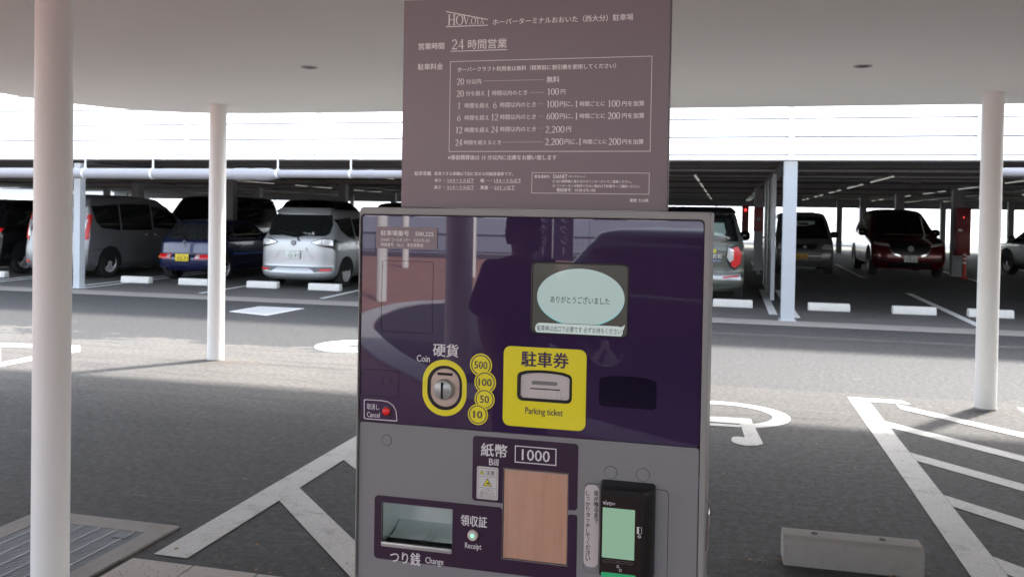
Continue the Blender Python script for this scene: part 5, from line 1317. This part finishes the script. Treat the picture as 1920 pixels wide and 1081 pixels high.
frame_((845, 115.8), (1223.6, 104.3), (1219, 284.4), (840.5, 284.4))
S('ホーバークラフト利用者は無料（精算前に割引機を使用してください）', 857.9, 130.8, 1154.9, 1.02)
def N_old(s, xl, yl, xr):
    if s == '1':
        c_ = (xl+xr)/2; bar_ = S('1', c_-1.5, yl, c_+1.3, h=.0112); return
    S(s, xl, yl, xr, h=.0112, bold=.016)
def J(s, xl, yl, xr): S(s, xl, yl, xr, 1.03, bold=.014)
N('20', 856.5, 153.2, 870.4); J('分以内', 874, 153.2, 902); dots_(907, 152, 1019, 46); J('無料', 1025, 149.4, 1049)
N('20', 856, 175.8, 869.9); J('分を超え', 873.3, 175.5, 909); N('1', 914.5, 175, 918.6); J('時間以内のとき', 922.7, 174.8, 988.4); dots_(995, 173.6, 1019, 10); N('100', 1025.7, 172.2, 1048.3); J('円', 1051.5, 172.5, 1060)
for (a_, b_, y_, ty) in (('1', '6', 198.5, 'r4'), ('6', '12', 221.2, 'r5'), ('12', '24', 244, 'r6')):
    w1 = (859.3, 863.5) if a_ == '1' else (857, 864.2) if a_ == '6' else (854, 867.5)
    N(a_, w1[0], y_, w1[1]); J('時間を超え', 871.4, y_-.2, 917)
    w2 = (924.4, 931.6) if b_ == '6' else (920.6, 934.6); N(b_, w2[0], y_-1.2, w2[1]); J('時間以内のとき', 937.8, y_-1.6, 1004.6); dots_(1010, y_-3.4, 1017.5, 3)
    if ty == 'r6': N('2,200', 1022.4, y_-1.2, 1058.8); J('円', 1061.8, y_-1.4, 1070.7)
    else:
        N('100' if ty == 'r4' else '600', 1024.5, y_-3.2, 1047.6); J('円に、', 1049.8, y_-2.9, 1074.5); N('1', 1079.2, y_-3.4, 1083.3); J('時間ごとに', 1087, y_-3.6, 1134.5)
        N('100' if ty == 'r4' else '200', 1139.4, y_-4, 1163); J('円を加算', 1166.4, y_-4, 1208)
N('24', 853.5, 267.5, 867.4); J('時間を超えるとき', 869.9, 267.2, 939.3); dots_(943.6, 266.6, 1016.4, 30); N('2,200', 1021.8, 265.8, 1056.6); J('円に、', 1058.8, 266, 1083); N('1', 1085.8, 265.6, 1089.8); J('時間ごとに', 1093.3, 265.8, 1137.5); N('200', 1140.8, 265.6, 1164.6); J('円を加算', 1167.2, 265.9, 1206.5)
S('※事前精算後は 15 分以内に出庫をお願い致します', 840, 295.2, 1043.6, 1.05)
S('駐車車輌', 777.5, 325, 808, 1.05); S('駐車できる車輌は下記に定める四輪普通車です。', 815, 325.3, 961.7, 1.05)
for (lab_, v_, x0p, x1p, vx0, vx1, y_) in (('長さ', '5.0メートル以下', 815, 826.7, 838.9, 888.4, 338), ('幅', '1.9メートル以下', 901, 907.4, 926.7, 976.8, 338.3), ('高さ', '2.1メートル以下', 814.5, 826.4, 838.5, 888.4, 350.8), ('重量', '2.0トン以下', 900.7, 915, 926.7, 965, 351.3)):
    S(lab_, x0p, y_, x1p); S(v_, vx0, y_, vx1, 1.05); bar(vx0, y_+4.3, vx1, y_+4.5, .0007); bar(x1p+3, y_, vx0-3, y_+.1, .0005)
frame_((997.3, 323.3), (1218, 323.9), (1217, 364.5), (996.4, 362.3), .0008)
S('緊急連絡先', 1002.2, 330.8, 1030.7, 1.05); S('DIANET', 1037.3, 330.9, 1064, h=.0062); S('（ダイヤネット）', 1066, 330.9, 1097)
S('① 出口精算機に備え付けのインターホンでご連絡ください。', 1036.2, 339.7, 1184.5, 1.05)
S('② インターホンが使用できない場合は下記番号へご連絡ください。', 1036.2, 348.1, 1200.5, 1.05)
S('電話番号：0120-572-105', 1043.6, 355.9, 1116.6, 1.05); S('運営 大分県', 1180.8, 375.5, 1216, 1.05)
for o in list(sg_.children): o.location = o.location - SO
# ------------------------------------------------------------------ man standing beside the camera (seen mirrored in the purple panel)
def skin_mesh(name, m, parent, verts, edges, radii, root, sub=2):
    me = bpy.data.meshes.new(name); me.from_pydata(verts, edges, []); ob = link(name, me, parent)
    sk = ob.modifiers.new('skin', 'SKIN'); 
    if not me.skin_vertices: 
        bm = bmesh.new(); bm.from_mesh(me); bm.verts.layers.skin.verify(); bm.to_mesh(me); bm.free()
    for i, r in enumerate(radii):
        r = r if isinstance(r, tuple) else (r, r)
        me.skin_vertices[0].data[i].radius = r; me.skin_vertices[0].data[i].use_root = (i == root)
    s2 = ob.modifiers.new('sub', 'SUBSURF'); s2.levels = sub; s2.render_levels = sub
    dg = bpy.context.evaluated_depsgraph_get(); ev = ob.evaluated_get(dg); nm = bpy.data.meshes.new_from_object(ev)
    ob.modifiers.clear(); ob.data = nm; nm.name = name; nm.materials.clear(); nm.materials.append(m)
    for p in nm.polygons: p.use_smooth = True
    return ob
skinm = mat('skin', (.36, .20, .14), .55); shirtm = mat('dark_navy_shirt', (.012, .012, .018), .85, bump=.3, bscale=60); trom = mat('dark_trousers', (.02, .02, .025), .85)
hairm = mat('dark_cap_cloth', (.012, .012, .016), .8); maskm = mat('grey_face_mask', (.16, .15, .18), .7)
man = thing('person', 'man in a dark short-sleeved shirt, cap, glasses and face mask standing beside the camera', 'person', (-1.0, -1.45, .004), math.radians(-62))
V = []; E_ = []; Rd = []
def vtx(p, r, link_to=None):
    V.append(p); Rd.append(r)
    if link_to is not None: E_.append((link_to, len(V)-1))
    return len(V)-1
pel = vtx((0, 0, .84), (.145, .10)); ab = vtx((0, .0, .98), (.14, .10), pel); ch = vtx((0, .0, 1.13), (.165, .105), ab); sc_ = vtx((0, -.01, 1.24), (.11, .08), ch)
nk = vtx((0, .0, 1.29), .052, sc_); hd0 = vtx((0, .015, 1.345), (.062, .07), nk); hd1 = vtx((0, .02, 1.41), (.072, .088), hd0); hd2 = vtx((0, .015, 1.47), (.06, .075), hd1)
for sgn in (-1, 1):
    s1 = vtx((sgn*.165, -.01, 1.215), .062, sc_); e1_ = vtx((sgn*.235, -.03, .99), .042, s1)
    if sgn < 0: w1_ = vtx((sgn*.25, .04, .79), .028, e1_)
    else: w1_ = vtx((sgn*.20, .16, .93), .028, e1_)
    hdir = Vector((0, .25, -1)).normalized() if sgn < 0 else Vector((-.5, .8, .25)).normalized()
    pw_ = Vector(V[w1_]); pm = pw_+hdir*.05; h1 = vtx(tuple(pm), (.032, .018), w1_)
    side_ = Vector((0, 1, 0)) if sgn < 0 else Vector((0, 0, 1)); side_ = (side_-hdir*side_.dot(hdir)).normalized()
    for k, (of, ln) in enumerate(((-.024, .062), (-.008, .074), (.008, .070), (.023, .055))):
        f1 = vtx(tuple(pm+side_*of+hdir*.03), .0085, h1); f2 = vtx(tuple(pm+side_*of*1.05+hdir*(.03+ln*.5)+Vector((-.006*sgn, 0, 0))), .0078, f1); vtx(tuple(pm+side_*of*1.05+hdir*(.03+ln)+Vector((-.016*sgn, 0, 0))), .0068, f2)
    tb = vtx(tuple(pw_+hdir*.02-side_*.030 if False else pw_+hdir*.022+side_*.030), .011, w1_); vtx(tuple(pw_+hdir*.055+side_*.050), .009, tb)
    hp = vtx((sgn*.085, 0, .79), .085, pel); kn = vtx((sgn*.095, .015, .44), .058, hp); an = vtx((sgn*.10, -.01, .085), .036, kn); he = vtx((sgn*.10, .03, .035), .034, an); vtx((sgn*.115, .14, .025), .030, he)
bdy = skin_mesh('body', skinm, man, V, E_, Rd, 0)
skin_mesh('shirt', shirtm, man, [(0, 0, .735), (0, 0, .95), (0, 0, 1.12), (0, -.01, 1.235), (.175, -.01, 1.225), (.225, -.03, 1.08), (.245, -.035, .995), (-.175, -.01, 1.225), (-.225, -.03, 1.08), (-.25, -.035, .995), (0, -.005, 1.27)],
          [(0, 1), (1, 2), (2, 3), (3, 4), (4, 5), (5, 6), (3, 7), (7, 8), (8, 9), (3, 10)], [(.20, .155), (.19, .15), (.195, .135), (.135, .10), .085, .082, .088, .085, .082, .088, .07], 0)
skin_mesh('trousers', trom, man, [(0, 0, .82), (.09, 0, .72), (.1, .015, .45), (.103, -.005, .05), (-.09, 0, .72), (-.1, .015, .45), (-.103, -.005, .05), (0, 0, .93)], [(0, 1), (1, 2), (2, 3), (0, 4), (4, 5), (5, 6), (0, 7)], [(.165, .13), .10, .08, .07, .10, .08, .07, (.16, .12)], 0)
for sgn in (-1, 1):
    MB().lathe([(.045, -.0), (.05, .02), (.042, .05), (.02, .06)], 16, (0, 0, 0)).build('shoe', blk, man, smooth=True).matrix_local = Matrix.Translation((sgn*.108, .06, 0)) @ Matrix.Diagonal((1, 2.5, 1.1, 1))
    MB().lathe([(.006, 0), (.016, .003), (.012, .008)], 10, (sgn*.068, .01, 1.40), 'x').build('ear', skinm, man, smooth=True)
capb = MB(); prof = [(.086, 1.435), (.089, 1.46), (.084, 1.495), (.06, 1.525), (.02, 1.535)]
capb.lathe(prof, 24, (0, 0, 0)); cp = capb.build('cap', hairm, man, smooth=True); cp.matrix_local = Matrix.Translation((0, .012, 0)) @ Matrix.Diagonal((.92, 1.1, 1, 1))
MB().lathe([(.070, 1.355), (.080, 1.385), (.083, 1.437)], 24, (0, 0, 0), cap=False).build('hair', hairm, man, smooth=True).matrix_local = Matrix.Translation((0, -.012, 0)) @ Matrix.Diagonal((.84, .98, 1, 1))
mk_ = MB().lathe([(.015, .078), (.036, .072), (.050, .052), (.058, .02)], 20, (0, .035, 1.37), 'y', cap=True).build('face_mask', maskm, man, smooth=True)
MB().add([(-.008, .105, 1.43), (.008, .105, 1.43), (.013, .108, 1.385), (-.013, .108, 1.385), (0, .124, 1.392)], [(0, 1, 4), (1, 2, 4), (2, 3, 4), (3, 0, 4)]).build('nose', skinm, man, smooth=True)
gm = MB()
for sgn in (-1, 1):
    gm.tube([(sgn*.033+.022*math.cos(a), .108, 1.42+.017*math.sin(a)) for a in [2*PI*k/14 for k in range(15)]], .002, 6)
    gm.tube([(sgn*.056, .106, 1.425), (sgn*.078, .06, 1.425), (sgn*.074, .0, 1.42)], .002, 6)
gm.tube([(-.011, .11, 1.423), (.011, .11, 1.423)], .002, 6)
gm.build('glasses', blk, man)
for sgn in (-1, 1):
    MB().lathe([(.001, .0), (.009, .003), (.011, .009)], 12, (sgn*.031, .088, 1.42), 'y').build('eye', mat('eye_white', (.5, .5, .48), .3), man, smooth=True)

# ------------------------------------------------------------------ things behind the camera that the panel mirrors
# dry leaf litter caught against the pillar foot and the wheel stop
lit = MB()
for (cx_, cy_, n_, sp_) in ((-4.85, 7.62, 70, .22), (-4.6, 7.75, 30, .3), (.25, 3.95, 22, .07), (.84, 3.9, 26, .09), (-2.0, 3.22, 30, .25), (2.1, 7.6, 16, .2), (-.7, 5.0, 25, 1.3), (1.0, 6.2, 18, 1.0)):
    for _ in range(n_):
        a = random.gauss(cx_, sp_); b = random.gauss(cy_, sp_*.4); s_ = random.uniform(.004, .012); t_ = random.uniform(0, PI)
        lit.add([(a+s_*math.cos(t_+q)*(1 if q % 2 else .5), b+s_*math.sin(t_+q), .0045+random.uniform(0, .005)) for q in (0, 1.3, 2.9, 4.4)], [(0, 1, 2, 3)])
tag(lit.build('leaf_litter', mat('dry_leaf', (.20, .12, .06), .9, nscale=20, namp=.5)), kind='stuff')
# dark car on the bay
dc = suv('dark purple-black car parked side-on in the kerbed bay behind the camera', paint('dark_car_paint', (.012, .010, .016), .2, .15), 0, 0, .95, .88, H_=1.6, name='parked_car')
dc.location = (-1.5, -6.28, .01); dc.rotation_euler = (0, 0, math.radians(-66))
# railing and retaining wall
rl = thing('railing', 'low blue-grey railing of upright bars along the far edge of the plaza', 'railing', (0, -25.8, 0))
rm_ = mat('blue_grey_rail', (.22, .24, .30), .5)
bars = MB(); x = -24
railm = mat('dark_rail', (.04, .045, .07), .5)
box('top_rail', railm, rl, -24, 6, -.03, .03, .80, .86); box('bottom_rail', railm, rl, -24, 6, -.025, .025, .22, .26)
n = 0
b0_ = None
while x < 6:
    if n < 250:
        if b0_ is None: b0_ = box('bar', rm_, rl, 0, .035, -.015, .015, .262, .798); b0_.location.x = x
        else:
            c2 = b0_.copy(); COL.objects.link(c2); c2.parent = rl; c2.location.x = x
    n += 1; x += .125
for k in range(11): box('rail_post', railm, rl, -24+3*k-.03, -24+3*k+.03, .035, .09, 0, .9)
wl = thing('seawall', 'long smooth blue-grey wall beyond the railing', 'wall', (0, -30, 0))
for k in range(10): box('wall_panel', mat('blue_grey_wall', (.30, .32, .40), .7, nscale=1, namp=.08) if k == 0 else MATS['blue_grey_wall'], wl, -40+5*k, -40+5*k+4.985, 0, .3, 0, 1.42)
wb = thing('terminal_building', 'low white building beyond the wall', 'building', (-6, -48, 0))
box('wall', mat('white_cladding', (.75, .76, .78), .6), wb, -30, 12, -6, 0, 0, 2.6); box('roof', rimp, wb, -30.4, 12.4, -6.4, .4, 2.602, 2.85)
for k in range(9): box('window', glassm, wb, -28+4.4*k, -26+4.4*k, .002, .02, 1.2, 2.2)
# banner
bn = thing('banner', 'dark purple vertical banner with pale brush lettering', 'banner', (-4.4, -21, 0))
bnm = mat('dark_banner_cloth', (.014, .010, .028), .8)
box('cloth', bnm, bn, -.28, .28, -.01, .01, .25, 1.62); MB().tube([(-.31, 0, 0), (-.31, 0, 1.72)], .015, 8).build('pole', rimp, bn)
for k, chh in enumerate('タクシー'):
    o = letter(chh, mat('brush_grey', (.16, .15, .19), .7) if k == 0 else MATS['brush_grey'], bn, -.2, .02, 1.45-.3*k, .012, h=.22) if chh != 'ー' else letter('I', MATS['brush_grey'], bn, -.105, -.075, .55, .012, h=.22); o.rotation_euler = (0, 0, 0)
    for v in o.data.vertices: v.co.x = -v.co.x-.08
bn2 = copy_tree(bn); bn2.location = (-5.05, -21.3, 0); bn2['label'] = 'second dark banner standing beside the lettered one, farther from the car'
bn['label'] = 'dark purple vertical banner with pale lettering nearest the parked car'
for o in (bn, bn2): o['group'] = 'dark banners by the bay'
# red and white lattice boom
lt = thing('lattice_boom', 'red and white lattice boom lying beyond the wall', 'boom', (-1, -34, 1.5))
rd = mat('boom_red', (.55, .05, .03), .5); wt2 = mat('boom_white', (.8, .8, .8), .5)
for seg in range(9):
    m_ = rd if seg % 2 else wt2; mb = MB(); xx = -6+seg*1.4
    for dz in (0, .55): mb.tube([(xx, 0, dz), (xx+1.38, 0, dz)], .05, 6)
    for q in range(3): mb.tube([(xx+.46*q, 0, 0), (xx+.46*q+.23, 0, .55)], .03, 6); mb.tube([(xx+.46*q+.23, 0, .55), (xx+.46*q+.44, 0, 0)], .03, 6)
    mb.build('boom_section', m_, lt)
for xx in (-5.8, 0, 6): box('support', rimp, lt, xx-.08, xx+.08, -.08, .08, -1.5, -.052)
